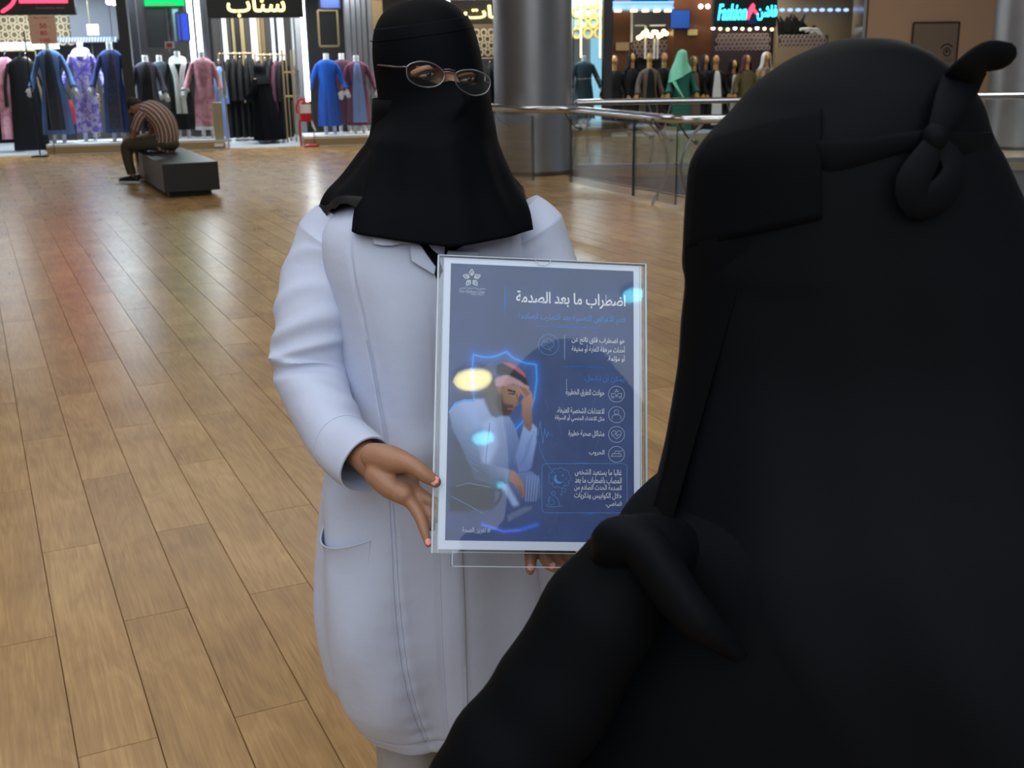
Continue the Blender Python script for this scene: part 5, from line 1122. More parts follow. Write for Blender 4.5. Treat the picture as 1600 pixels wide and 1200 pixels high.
# left hand: palm behind the sheet, finger ends under the foot block
pl0 = srf(858, 826, -0.045)
hand_tube([wr_l, srf(866, 815, -0.06), srf(856, 832, -0.052)], [0.024, 0.026, 0.024]); hand_tube([wr_l, srf(840, 824, -0.055), srf(836, 838, -0.05)], [0.02, 0.02, 0.015]); hand_tube([wr_l, srf(886, 826, -0.055), srf(884, 842, -0.05)], [0.02, 0.02, 0.015])
hand_tube([srf(836, 836, -0.05), srf(831, 856, -0.042), srf(829, 874, -0.038), srf(828.5, 891, -0.034)], [0.012, 0.0105, 0.0095, 0.0072])
hand_tube([srf(852, 838, -0.052), srf(850, 860, -0.048), srf(857, 880, -0.042), srf(867, 887, -0.033)], [0.0125, 0.011, 0.010, 0.0076])
hand_tube([srf(868, 840, -0.052), srf(868, 862, -0.05), srf(876, 880, -0.044), srf(884, 886, -0.034)], [0.0125, 0.011, 0.010, 0.0076])
hand_tube([srf(884, 840, -0.05), srf(888, 860, -0.05), srf(896, 876, -0.044), srf(902, 882, -0.034)], [0.0115, 0.010, 0.009, 0.007])
hand_tube([srf(830, 818, -0.05), srf(812, 830, -0.035), srf(800, 838, -0.022), srf(790, 842, -0.0155)], [0.018, 0.014, 0.0115, 0.0085])
bo = obj('body', body, SKIN, W); bo.name = 'body'
remesh(bo, 0.0028, 4, 0.5)
NAIL = mat('finger_nail', (226, 150, 142), 0.3)
for a, b, r in ((srf(675.5, 749.5, 0.0125), srf(683, 754, 0.0125), 0.0072), (srf(668, 842, h0 + 0.022), srf(669.5, 851, h0 + 0.022), 0.0046), (srf(828.7, 883, -0.034), srf(828.4, 892, -0.032), 0.0056), (srf(862, 884, -0.034), srf(868, 887.5, -0.030), 0.0056)):
    d = (b - a).normalized(); g = G(); side = d.cross(SN).normalized(); q = side.cross(d).normalized(); q = q if q.dot(SN) > 0 else -q
    off = q * (0.0052 if r > 0.007 else 0.0036 if r < 0.005 else 0.0040); Rn = []
    for i in range(7):
        u_ = i / 6; wv = r * math.sqrt(max(0.0, 1 - (2 * u_ - 1) ** 4)) * 0.86 + 0.0006; c_ = a + (b - a) * (u_ * 1.25 - 0.1)
        Rn.append([c_ + off + side * (wv * math.sin(v_)) + q * (0.0028 * math.cos(v_)) for v_ in [-1.25 + 2.5 * j / 8 for j in range(9)]])
    g.loft(Rn, False, False, False); obj('finger_nail', g, NAIL, W)
# eyes
SCL = mat('eye_white', (138, 122, 112), 0.25); IRIS = mat('eye_dark', (30, 20, 16), 0.15); LASH = mat('lash', (22, 16, 15), 0.7)
for s_, (px, py) in ((-1, (665.5, 116.8)), (1, (729, 124))):
    c_ = plane_hit(px, py, hp(0, -0.079 if s_ < 0 else -0.079, -0.02), HM @ Vector((0, -1, 0))); 
    g = G(); g.ell(c_, (0.0125, 0.0095, 0.0046), HM, 18, 10); e_ = obj('eye', g, SCL, W)
    g = G(); g.ell(c_ + HM @ Vector((0.001, -0.0062, 0.0005)), (0.0050, 0.0046, 0.0044), HM, 14, 8); obj('iris', g, IRIS, e_, local=True)
    g = G(); g.tube([c_ + HM @ Vector((x, -0.0095 + 60 * x * x * 0.9, 0.0042 - 22 * x * x)) for x in np.linspace(-0.0150, 0.0150, 12)], 0.0012, 6, round_end=True); obj('upper_lash', g, LASH, e_, local=True)
    g = G(); g.tube([c_ + HM @ Vector((x, -0.0085 + 60 * x * x * 0.9, -0.0045 + 18 * x * x)) for x in np.linspace(-0.0145, 0.0145, 12)], 0.0009, 6, round_end=True); obj('lower_lash', g, LASH, e_, local=True)
    g = G(); g.tube([c_ + HM @ Vector((x, -0.0055 + 40 * x * x, 0.0098 - 16 * x * x)) for x in np.linspace(-0.017, 0.017, 12)], 0.0040, 8, round_end=True); obj('eyelid', g, SKIN, e_, local=True)
# ---- head cover and niqab
def hring(z, a, b, y0, th0, th1, n): # theta 0 is the face
    return [hp(a * math.sin(t_), y0 - b * math.cos(t_), z) for t_ in [th0 + (th1 - th0) * j / (n - 1) for j in range(n)]]
tab = smooth_tab([(0.0985, 0.006, 0.008, 0.012), (0.0965, 0.027, 0.036, 0.012), (0.086, 0.050, 0.063, 0.011), (0.065, 0.067, 0.085, 0.010), (0.035, 0.0755, 0.097, 0.010), (0.0, 0.0785, 0.101, 0.010), (-0.05, 0.078, 0.100, 0.012), (-0.10, 0.078, 0.094, 0.016)], 20)
g = G(); R = [hring(z, a, b, y0, -PI, PI, 65)[:-1] for z, a, b, y0 in tab]; g.loft(R, True, True, False)
# open the face below the forehead
keep = []
for f in g.f:
    c_ = sum((Vector(g.v[i]) for i in f), Vector()) / len(f); l = HM.transposed() @ (c_ - head_c); th = math.atan2(l.x, -l.y)
    if not (l.z < 0.012 and abs(th) < 0.85): keep.append(f)
g.f = keep; g.m = [0] * len(keep)
hc = obj('head_scarf', g, SCARF, W); 
# scarf falling over neck and shoulders
g = G(); R = []
def dr(z, a, b, y0, n=72, yaw=YAW, seed=0.0, amp=0.0):
    cx, sx = math.cos(yaw), math.sin(yaw); r = []
    for j in range(n):
        q = 2 * PI * j / n; k = 1 + amp * math.sin(7 * q + seed) + amp * 0.6 * math.sin(12 * q + 1.7 * seed)
        x, y = a * k * math.cos(q), b * k * math.sin(q) + y0
        r.append(Vector((WX + x * cx - y * sx, WY + x * sx + y * cx, z)))
    return r
for z, a, b, y0, amp in smooth_tab([(1.455, 0.078, 0.090, 0.016, 0.0), (1.40, 0.084, 0.085, 0.02, 0.02), (1.37, 0.106, 0.09, 0.024, 0.03), (1.338, 0.134, 0.105, 0.026, 0.03), (1.318, 0.156, 0.114, 0.026, 0.02), (1.304, 0.166, 0.119, 0.026, 0.015), (1.297, 0.169, 0.121, 0.026, 0.015)], 18):
    R.append(dr(z, a, b, y0, amp=amp, seed=1.0))
# the hem slopes: lower over the back, higher at the front
R2 = []
for i, r in enumerate(R):
    k = i / (len(R) - 1); R2.append([p + Vector((0, 0, k * k * (0.030 * math.sin(2 * PI * j / 72) * -1.0 + 0.004 * math.sin(2 * PI * j / 72 * 9)))) for j, p in enumerate(r)])
R2 = [[r[(54 + 8 + k) % 72] for k in range(57)] for r in R2]; g.loft(R2, False, False, False); o = obj('shoulder_scarf', g, SCARF, W); sd = o.modifiers.new('s', 'SOLIDIFY'); sd.thickness = 0.0015
g = G(); last = R2[-1]; g.loft([last, [p * 0.0 + p + Vector((0, 0, -0.006)) + (p - Vector((WX, WY, p.z))).normalized() * (0.001 + 0.0015 * (j % 2)) for j, p in enumerate(last)], [p + Vector((0, 0, -0.012 - 0.005 * (j % 3 == 0))) + (p - Vector((WX, WY, p.z))).normalized() * 0.001 for j, p in enumerate(last)]], False, False, False); obj('lace_hem', g, LACE, W)
# niqab: forehead band, side strips, long front veil, one sheet with the eye opening
rows = smooth_tab([(0.064, 0.0695, 0.0885, 0.010), (0.045, 0.0755, 0.0965, 0.010), (0.02, 0.0795, 0.101, 0.010), (-0.004, 0.0805, 0.1035, 0.010), (-0.020, 0.0807, 0.1040, 0.010), (-0.036, 0.0815, 0.1065, 0.010), (-0.06, 0.0865, 0.117, 0.010), (-0.09, 0.0945, 0.126, 0.012), (-0.13, 0.102, 0.136, 0.012), (-0.18, 0.118, 0.147, 0.012), (-0.22, 0.138, 0.158, 0.012), (-0.254, 0.149, 0.166, 0.012)], 72)
n = 81; TH = 1.72; g = G(); R = []
VY = math.radians(8); cxw, sxw = math.cos(VY), math.sin(VY); VF = Vector((sxw, -cxw, 0))
untilt = lambda z: min(1.0, max(0.0, (-0.05 - z) / 0.06))
for z, a, b, y0 in rows:
    r = []
    for j in range(n):
        th_ = TH - 0.62 * min(1, max(0, (-0.06 - z) / 0.21)); t_ = -th_ + 2 * th_ * j / (n - 1); fold = 0.0
        if z < -0.07: fold = min(1, (-0.07 - z) / 0.1) * (0.0035 * math.sin(5.2 * t_ + 0.6) + 0.0018 * math.sin(11 * t_))
        nose = 0.010 * math.exp(-(t_ / 0.16) ** 2) * math.exp(-((z + 0.052) / 0.022) ** 2)
        aa, bb = a + fold, b + fold + nose
        zz = z + min(1, max(0, (-0.12 - z) / 0.15)) * (0.021 * max(0, -math.sin(t_)) + 0.012 * max(0, math.sin(t_)) - 0.004 * math.cos(t_))
        hem_in = 1.0
        ex = 1.0 - 0.5 * min(1, max(0, (-0.08 - z) / 0.17)); x, y = aa * math.sin(t_), y0 - bb * (abs(math.cos(t_)) ** ex) * (1 if math.cos(t_) > 0 else -1)
        p_t = hp(x, y, zz); q = head_c + Vector((cxw * x - (-sxw) * 0 + (-VF.x) * y, sxw * x + (-VF.y) * y, zz)) + Vector((0.002 + 0.006 * min(1, max(0, (-0.08 - z) / 0.19)), 0, 0))
        r.append(p_t.lerp(q, untilt(z)))
    R.append(r)
g.loft(R, False, False, False)
# eye opening: drop the faces that cover the slit seen in the photograph
slit = [(638, 101), (660, 101.5), (690, 107), (712, 110), (736, 113), (746, 118), (745.5, 133), (728, 133), (712, 127.5), (702, 126), (692, 129), (683, 131), (668, 126), (650, 121), (637, 118.5)]
def pin(x, y, P_):
    r = False; j = len(P_) - 1
    for i in range(len(P_)):
        xi, yi = P_[i]; xj, yj = P_[j]
        if (yi > y) != (yj > y) and x < (xj - xi) * (y - yi) / (yj - yi) + xi: r = not r
        j = i
    return r
me = mesh_of('niqab', g, NIQ); bm = bmesh.new(); bm.from_mesh(me)
sel = [f for f in bm.faces if (lambda q: 625 < q[0] < 760 and 90 < q[1] < 145)(visible_px(f.calc_center_median()))]
bmesh.ops.subdivide_edges(bm, edges=list({e for f in sel for e in f.edges}), cuts=3, use_grid_fill=True)
kill = []
for f in bm.faces:
    c_ = f.calc_center_median(); v_ = visible_px(c_)
    if 630 < v_[0] < 755 and 95 < v_[1] < 140 and pin(v_[0], v_[1], slit) and (HM.transposed() @ (c_ - head_c)).y < 0: kill.append(f)
bmesh.ops.delete(bm, geom=kill, context='FACES'); bm.to_mesh(me); bm.free()
me.polygons.foreach_set('use_smooth', [True] * len(me.polygons))
nq = obj('niqab', me, NIQ, W); sd = nq.modifiers.new('s', 'SOLIDIFY'); sd.thickness = 0.0016; sd.offset = 1
g = G(); g.tube([hring(0.047, 0.0765, 0.0975, 0.010, -1.9, 1.9, 60)[j] for j in range(60)], 0.0012, 6, flat=0.6); obj('band_seam', g, NIQ, W)
# spectacles
GLF = mat('spectacle_frame', (120, 118, 126), 0.3, 0.8); LENS = clear('spectacle_lens', (0.90, 0.92, 0.93), 1.5, 0.02, 1.5)
gp0 = hp(0, -0.121, -0.022); gn = HM @ Vector((0, -1, 0.06)).normalized()
def gpx(x, y, off=0.0): return plane_hit(620 + x / 10, 80 + y / 10, gp0 + gn * off, gn)
sg = obj('spectacles', (lambda g: g)(G().tube([gpx(735, 325), gpx(820, 322), gpx(915, 345)], 0.0011, 8, round_end=True)), GLF, W)
for pts in ([(150, 250), (230, 190), (380, 160), (540, 185), (660, 250), (735, 330), (740, 420), (690, 500), (600, 550), (480, 565), (350, 545), (240, 490), (165, 400)], [(910, 390), (940, 330), (1050, 295), (1200, 295), (1330, 340), (1420, 400), (1460, 470), (1450, 560), (1400, 640), (1300, 685), (1180, 690), (1060, 640), (960, 560), (920, 480)]):
    L = [tuple(gpx(*p)) for p in pts]; L = spline(L + L[:1], 48); g = G(); g.tube(L, 0.00115, 8); obj('rim', g, GLF, sg, local=True)
    g = G(); c_ = sum((Vector(p) for p in L), Vector()) / len(L); g.add([tuple(c_)] + [tuple(p) for p in L[:-1]], [(0, 1 + i, 1 + (i + 1) % (len(L) - 1)) for i in range(len(L) - 1)]); obj('lens', g, LENS, sg, False, local=True)
g = G(); g.tube([gpx(745, 285), gpx(820, 280), gpx(905, 305)], 0.0008, 8, round_end=True); obj('bridge_bar', g, GLF, sg, local=True)
for pts in ([gpx(158, 250), gpx(140, 240) + HM @ Vector((-0.002, 0.004, 0)), aty(620, 104.5, 1.706), aty(597, 102, 1.745), aty(584, 101, 1.80)], [gpx(1462, 480), gpx(1470, 488) + HM @ Vector((0.0, 0.005, 0)), aty(763, 130, 1.712), aty(757, 127, 1.75), hp(0.081, -0.02, -0.028), hp(0.079, 0.03, -0.026)]):
    g = G(); g.tube(spline([tuple(p) for p in pts], 16), 0.0013, 8, round_end=True); obj('temple', g, GLF, sg, local=True)

# ---- coat
prof = smooth_tab([(1.318, 0.060, 0.062, 0.010), (1.305, 0.100, 0.078, 0.008), (1.285, 0.152, 0.095, 0.006), (1.25, 0.176, 0.108, 0.003), (1.20, 0.178, 0.118, 0.0), (1.13, 0.168, 0.124, 0.0), (1.05, 0.160, 0.124, 0.0), (0.97, 0.162, 0.125, 0.0), (0.88, 0.186, 0.130, 0.0), (0.78, 0.204, 0.138, 0.0), (0.68, 0.218, 0.145, 0.0), (0.58, 0.224, 0.150, 0.0), (0.48, 0.212, 0.150, 0.0), (0.40, 0.190, 0.146, 0.0), (0.352, 0.170, 0.140, 0.0), (0.335, 0.164, 0.137, 0.0)], 150)
TS = [(1.32, -0.95), (1.20, -0.92), (1.10, -0.88), (1.0, -0.80), (0.9, -0.62), (0.75, -0.55), (0.6, -0.50), (0.45, -0.45), (0.33, -0.42)]   # princess seam: angle from the front centre (picture left is negative)
OPEN = -0.05  # front edge of the overlapping panel
def gauss(x, s): return math.exp(-(x / s) ** 2)
def coat_pt(z, th, a, b, y0, lift=0.0):
    """th 0 = front centre, negative to the picture's left"""
    d = 0.0
    low = min(1.0, max(0.0, (1.0 - z) / 0.5))
    d += low * (0.0075 * math.sin(6 * th + 0.8) + 0.004 * math.sin(11 * th + 2.0))
    # diagonal drag folds under the pocket, creases across the waist
    for (t0, z0, tx, tz, amp, wd, ln) in ((-1.05, 0.70, 0.55, -0.30, 0.010, 0.045, 0.20), (-0.80, 0.60, -0.50, -0.26, 0.009, 0.05, 0.18), (-0.35, 0.86, 0.35, -0.22, 0.006, 0.045, 0.2), (-0.25, 0.62, -0.25, -0.20, 0.006, 0.05, 0.18), (-0.70, 0.46, -0.35, -0.14, 0.007, 0.04, 0.13), (-0.75, 0.88, 0.5, 0.05, 0.006, 0.03, 0.14), (-0.55, 1.08, 0.25, -0.25, 0.005, 0.04, 0.18), (-0.3, 1.10, -0.1, -0.3, 0.004, 0.05, 0.2), (0.35, 0.75, 0.15, -0.3, 0.006, 0.05, 0.25), (0.6, 0.55, -0.2, -0.3, 0.006, 0.05, 0.2)):
        dt, dz = (th - t0) * 0.17, z - z0; L = math.hypot(tx * 0.17, tz); ux, uz = tx * 0.17 / L, tz / L
        al = dt * ux + dz * uz; ac = -dt * uz + dz * ux
        d += 1.7 * amp * gauss(ac, wd) * gauss(al, ln)
    sth = float(np.interp(-z, [-q[0] for q in TS], [q[1] for q in TS]))
    d -= 0.0025 * gauss(th - sth, 0.022) ; d += 0.0012 * gauss(th - sth - 0.05, 0.03) + low * 0.0022 * 0.5 * gauss(th - sth, 0.12) * math.sin(z * 150)
    d -= 0.0025 * gauss(th - 0.62, 0.02)
    d += 0.0045 / (1 + math.exp((th - OPEN) / 0.006)) * (1 if abs(th) < 1.6 else 0) * (1 / (1 + math.exp(-(th + 0.9) / 0.15)))
    d -= 0.0022 * gauss(th - (OPEN - 0.16), 0.016) * (1 if z < 1.15 else 0)
    d += lift
    if z < 0.375: d += 0.002 * gauss(z - 0.372, 0.004) * -1
    zz = z + 0.070 * max(0, (0.45 - z) / 0.12) - 0.030 * math.cos(th + 0.75) * max(0, (0.45 - z) / 0.12) + 0.004 * math.sin(5 * th) * max(0, (0.42 - z) / 0.1)
    x, y = (a + d) * math.sin(th), y0 - (b + d) * math.cos(th)
    cx, sx = math.cos(YAW), math.sin(YAW)
    return Vector((WX + x * cx - y * sx, WY + x * sx + y * cx, zz))
def coat_at(z, th, lift=0.0):
    zs = [p[0] for p in prof][::-1]; v = [float(np.interp(z, zs, [p[k] for p in prof][::-1])) for k in (1, 2, 3)]
    return coat_pt(z, th, *v, lift=lift)
NTH = 260
g = G(); R = [[coat_pt(z, -PI + 2 * PI * j / NTH, a, b, y0) for j in range(NTH)] for z, a, b, y0 in prof]; g.loft(R, True, False, False)
R = [[p.lerp(Vector((WX, WY, p.z)), q) + Vector((0, 0, hz)) for p in R[-1]] for q, hz in ((0.0, 0.0), (0.015, 0.0005), (0.03, 0.02), (0.04, 0.12))]; g.loft(R, True, False, False)
coat = obj('coat', g, COAT, W)
# stitched seams, hem stitch, placket edge
def seam(name, pts, r=0.0010): g = G(); g.tube(pts, r, 6, flat=0.6); return obj(name, g, COAT, coat, local=True)
zs_ = np.linspace(1.10, 0.375, 60); sth = lambda z: float(np.interp(-z, [-q[0] for q in TS], [q[1] for q in TS]))
seam('princess_seam', [coat_at(z, sth(z) + 0.018, 0.0006) for z in zs_]); seam('princess_seam', [coat_at(z, sth(z) - 0.018, 0.0004) for z in zs_])
seam('princess_seam', [coat_at(z, 0.62 + 0.018, 0.0006) for z in zs_]); seam('placket_stitch', [coat_at(z, OPEN - 0.16, 0.0006) for z in np.linspace(1.14, 0.36, 50)])
seam('hem_stitch', [coat_at(0.372, t_, 0.0006) for t_ in np.linspace(-1.9, 1.9, 120)])
g = G(); g.loft([[coat_at(z, OPEN + o_, l_) for z in np.linspace(1.18, 0.336, 70)] for o_, l_ in ((-0.03, 0.0008), (-0.004, 0.0016), (0.004, 0.001), (0.004, -0.002))], False, False, False); obj('front_edge', g, COAT, coat, local=True)
# pocket with its folded opening
g = G(); pz0, pz1, pt0, pt1 = 0.775, 0.70, -1.42, -0.76
Rg = []
for i in range(15):
    f = i / 14; z = pz0 + (pz1 - pz0) * f; Rg.append([coat_at(z - 0.014 * math.sin(PI * j / 20) * (1 - f), pt0 + (pt1 - pt0) * j / 20, 0.0010 - 0.0016 * f + 0.011 * (1 - f) ** 3 * math.sin(PI * j / 20)) for j in range(21)])
g.loft(Rg, False, False, False); pk = obj('pocket', g, COAT, coat, local=True)
g = G(); g.tube([p + Vector((0, 0, 0.0008)) for p in Rg[0]], 0.0012, 6); obj('pocket_hem', g, COAT, coat, local=True)
# sleeves
def sleeve(path, rad, fold_c, seed, n=64, m=120, cuff=True, name='sleeve'):
    Pp = [Vector(p) for p in spline([tuple(p) for p in path], m)]; rr = np.interp(np.linspace(0, 1, m), np.linspace(0, 1, len(rad)), rad)
    R = []; prev = Vector((0, -1, 0.2))
    for i in range(m):
        t_ = (Pp[min(i + 1, m - 1)] - Pp[max(i - 1, 0)]).normalized(); b = (prev - t_ * prev.dot(t_)).normalized(); c_ = t_.cross(b); prev = b; s_ = i / (m - 1); r = []
        for j in range(n):
            q = 2 * PI * j / n
            w_ = sum(0.75 * amp * gauss(s_ - sc_ - sl * math.sin(q - ph), wd) * (0.5 + 0.5 * math.cos(q - ph)) ** 1.5 for (sc_, amp, wd, sl, ph) in fold_c)
            w_ += 0.0018 * math.sin(3 * q + 9 * s_ + seed) + 0.0012 * math.sin(2 * q - 23 * s_)
            r.append(Pp[i] + (b * math.cos(q) + c_ * math.sin(q)) * (rr[i] + w_))
        R.append(r)
    g = G(); g.loft(R, True, True, False)
    last = R[-1]; c_ = Pp[-1]; g.loft([last, [c_ + (p - c_) * 0.94 for p in last], [c_ + (p - c_) * 0.90 - (Pp[-1] - Pp[-7]) * 1.0 for p in last]], True, False, False)
    o = obj(name, g, COAT, W)
    if cuff:
        k = m - 17; g = G(); g.tube([Pp[k] + (p - Pp[k]) * 1.004 for p in R[k]] + [Pp[k] + (R[k][0] - Pp[k]) * 1.004], 0.0009, 6); obj('cuff_stitch', g, COAT, o, local=True)
    return o, R
mid_u = (sh_r + el_r) / 2 + Vector((-0.014, 0.0, 0.0))
s_end = P(574, 728, 1.53)
folds = [(0.46, 0.010, 0.020, 0.05, 0.6), (0.51, 0.011, 0.018, 0.04, 0.2), (0.56, 0.012, 0.020, -0.05, 0.5), (0.62, 0.009, 0.022, -0.06, 0.9), (0.40, 0.007, 0.022, 0.06, 1.2), (0.70, 0.006, 0.03, -0.07, 0.2), (0.30, 0.005, 0.03, 0.08, 1.4), (0.80, 0.004, 0.03, 0.05, -0.6)]
sleeve([sh_r + Vector((0.030, 0, 0.028)), sh_r + Vector((-0.004, 0, -0.03)), mid_u, el_r + Vector((-0.004, 0.004, 0.012)), (el_r + s_end) / 2 + Vector((-0.012, 0, -0.008)), s_end], [0.050, 0.066, 0.060, 0.059, 0.055, 0.051, 0.046, 0.045], folds, 0.3)
sleeve([sh_l + Vector((-0.03, 0, 0.026)), sh_l + Vector((0.004, 0, -0.03)), (sh_l + el_l) / 2 + Vector((0.01, 0, 0)), el_l, (el_l + wr_l) / 2, wr_l + Vector((0.004, 0.02, 0.02))], [0.050, 0.066, 0.058, 0.056, 0.053, 0.05, 0.046, 0.045], folds, 1.9)
# armhole seams and collar
from mathutils.bvhtree import BVHTree
CBVH = BVHTree.FromPolygons([tuple(v.co) for v in coat.data.vertices], [tuple(p.vertices) for p in coat.data.polygons])
def on_coat(px, py, lift=0.005):
    d = ray(px, py).normalized(); h, n_, i_, ds = CBVH.ray_cast(EYE, d, 5)
    return (h - d * lift) if h else P(px, py, 1.66)
def flap(name, poly, depth, curl, thick=0.004):
    g = G(); pts = [on_coat(x, y, 0.010) for x, y in poly]; c_ = sum(pts, Vector()) / len(pts); nrm = Vector((0.2, -1, 0.15)).normalized()
    n_ = len(pts); vs = [c_ + nrm * curl] + pts + [p + Vector((0, 0.006, 0)) for p in pts]
    fs = [(0, 1 + i, 1 + (i + 1) % n_) for i in range(n_)] + [(1 + i, 1 + (i + 1) % n_, 1 + n_ + (i + 1) % n_, 1 + n_ + i) for i in range(n_)]
    g.add(vs, fs); o = obj(name, g, COAT, coat, local=True); sb = o.modifiers.new('b', 'BEVEL'); sb.width = 0.001; return o
dep = lambda x, y: 1.655 + max(0, (640 - x)) * 0.00030 - 0.0
flap('collar', [(582, 366), (582.5, 374), (583, 381), (597, 384), (613, 384), (628, 381), (641, 378), (648, 376), (630, 372), (605, 367)], lambda x, y: 1.648 + max(0, (650 - x)) * 0.0006, 0.004)
flap('lapel', [(641, 377), (641, 392), (642, 407), (652, 414), (666, 422), (679, 430), (681, 418), (668, 400), (657, 383)], lambda x, y: 1.642 + max(0, (650 - x)) * 0.0006, 0.004)
flap('lapel', [(700, 392), (696, 402), (690, 420), (700, 430), (722, 420), (745, 404), (750, 394)], lambda x, y: 1.645 + max(0, x - 720) * 0.0003, 0.004)
g = G(); vs = [on_coat(x, y, 0.003) for x, y in ((650, 372), (735, 378), (705, 395), (684, 440), (670, 405))]; g.prism(vs, (0, 0.01, 0)); obj('inner_garment', g, NIQ, W)
# trousers and shoes
for s_, (hx, hy) in zip((-1, 1), legs):
    g = G(); R = []
    for z, a in ((0.62, 0.088), (0.45, 0.078), (0.3, 0.074), (0.15, 0.073), (0.045, 0.072)):
        R.append([Vector((hx + a * 0.80 * math.cos(q) * (1 + 0.03 * math.sin(6 * q + z * 9)), hy + a * math.sin(q) * (1 + 0.03 * math.sin(5 * q)), z)) for q in [2 * PI * j / 32 for j in range(32)]])
    g.loft(R, True, False, False); obj('trouser_leg', g, TROU, W)
    fd = Vector((math.sin(YAW), -math.cos(YAW), 0)); g = G(); g.tube([Vector((hx, hy, 0.048)) - fd * 0.055, Vector((hx, hy, 0.05)), Vector((hx, hy, 0.045)) + fd * 0.09, Vector((hx, hy, 0.035)) + fd * 0.18], [0.040, 0.045, 0.046, 0.03], 16, flat=0.95, round_end=True); obj('shoe', g, SHOE, W)
# ------------------------------------------------------------------ the woman in black close to the viewer
BLKB = mat('black_abaya_cloth', (6, 8, 12), 0.7, spec=0.06, vary=0.15, scale=5)
BLKV = mat('black_veil_cloth', (7, 10, 15), 0.65, spec=0.08, vary=0.15, scale=6)
BY = 0.95
B = thing('person', 'woman in a black headscarf seen from behind facing the sign', 'person', (0.30, BY, 0))
hd = [(59, 1345, 1360), (62, 1308, 1397), (75, 1270, 1434), (95, 1229, 1466), (130, 1180, 1505), (165, 1149, 1528), (210, 1106, 1542), (250, 1080, 1563), (300, 1073, 1586), (340, 1070, 1605), (380, 1068, 1624), (412, 1067, 1640), (440, 1071, 1655), (500, 1065, 1682), (560, 1061, 1705), (620, 1052, 1722), (690, 1040, 1745), (760, 1024, 1775), (820, 1008, 1800), (891, 1012, 1830), (960, 1036, 1850), (1032, 1071, 1870), (1110, 1140, 1880), (1185, 1247, 1890)]
BD = [(59, 0.008), (62, 0.022), (75, 0.043), (95, 0.058), (130, 0.072), (165, 0.080), (210, 0.086), (250, 0.089), (300, 0.091), (400, 0.094), (560, 0.102), (690, 0.125), (820, 0.160), (960, 0.188), (1185, 0.205)]
BDS = smooth_tab(BD, 200)
def bdepth(y): return float(np.interp(y, [p[0] for p in BDS], [p[1] for p in BDS]))
rows = smooth_tab(hd, 90)
def b_row(y, xl, xr, off=0.0, n=72, fold=0.0):
    L, Rr = aty(xl, y, BY), aty(xr, y, BY); cx = (L.x + Rr.x) / 2; hw = (Rr.x - L.x) / 2 + off; bd = bdepth(y) + off; z = (L.z + Rr.z) / 2; r = []
    for j in range(n):
        q = 2 * PI * j / n; k = 1 + fold * (0.5 * math.sin(6 * q + y * 0.004) + 0.5 * math.sin(11 * q - y * 0.006))
        r.append(Vector((cx + hw * math.cos(q), BY + bd * k * math.sin(q), z)))
    return r
def fold_at(y): return float(np.interp(y, [100, 300, 600, 1100], [0.0, 0.012, 0.035, 0.05]))
g = G(); g.loft([b_row(y, a, b, fold=fold_at(y)) for y, a, b in rows], True, True, False)
hs = obj('head_scarf', g, BLKV, B)
xl_at = lambda y: float(np.interp(y, [r[0] for r in rows], [r[1] for r in rows])); xr_at = lambda y: float(np.interp(y, [r[0] for r in rows], [r[2] for r in rows]))
def on_scarf(px, y, off=0.0):
    L, Rr = aty(xl_at(y), y, BY), aty(xr_at(y), y, BY); cx = (L.x + Rr.x) / 2; hw = (Rr.x - L.x) / 2; X = aty(px, y, BY).x
    # the near side is closer, so its true sideways position is a little smaller
    for _ in range(3):
        c_ = max(-1, min(1, (X - cx) / hw)); Yd = BY - (bdepth(y) + off) * math.sqrt(max(0, 1 - c_ * c_)); X = aty(px, y, Yd).x
    return Vector((X, Yd, L.z + (aty(px, y, Yd).z - aty(px, y, BY).z)))
# niqab band across the brow, with its lower edge over the cheek
g = G(); R = []
for i in range(16):
    f = i / 15; r = []
    for j in range(24):
        s_ = j / 23; y = (172 + 40 * (1 - s_) ** 2) * (1 - f) + (388 - 42 * s_) * f; xa = xl_at(y) + 3; px = xa + (1284 - xa) * s_
        r.append(on_scarf(px, y, 0.0035))
    R.append(r)
g.loft(R, False, False, False); o = obj('niqab_band', g, BLKB, B); sd = o.modifiers.new('s', 'SOLIDIFY'); sd.thickness = 0.003
g = G(); R = []
for i in range(14): # veil below the band
    f = i / 13; r = []
    for j in range(12):
        s_ = j / 11; y = (384 - 30 * s_) * (1 - f) + 815 * f; xa = xl_at(y) + 2; px = xa + (1180 - 130 * f - xa) * s_; r.append(on_scarf(px, y, 0.002 + 0.002 * math.sin(5 * s_)))
    R.append(r)
g.loft(R, False, False, False); obj('face_veil', g, BLKB, B)
# tie strap, knot and loose ends
def strip(name, pts, rad, flat=0.35, m=BLKV, n=20):
    g = G(); g.tube(spline([tuple(p) for p in pts], n), [float(x) for x in np.interp(np.linspace(0, 1, n), np.linspace(0, 1, len(rad)), rad)], 14, flat=flat, up=(0, -1, 0), round_end=True); return obj(name, g, m, B)
strip('tie_strap', [on_scarf(1268, 254, -0.008), on_scarf(1290, 250, 0.0), on_scarf(1340, 242, 0.001), on_scarf(1400, 230, 0.002), on_scarf(1452, 220, 0.006)], [0.014, 0.014, 0.011, 0.008, 0.006], 0.25)
strip('tie_strap', [on_scarf(1540, 238, -0.009), on_scarf(1510, 232, 0.001), on_scarf(1466, 222, 0.006)], [0.012, 0.009, 0.006], 0.25)
g = G(); k = on_scarf(1460, 221, 0.012); g.ell(k, (0.010, 0.008, 0.011), None, 18, 12); obj('knot', g, BLKV, B)
strip('tie_end', [k, on_scarf(1482, 170, 0.014), on_scarf(1500, 135, 0.018), aty(1515, 108, 0.875), aty(1538, 90, 0.872), aty(1562, 88, 0.872)], [0.007, 0.013, 0.0165, 0.0155, 0.0145, 0.0125], 0.35)
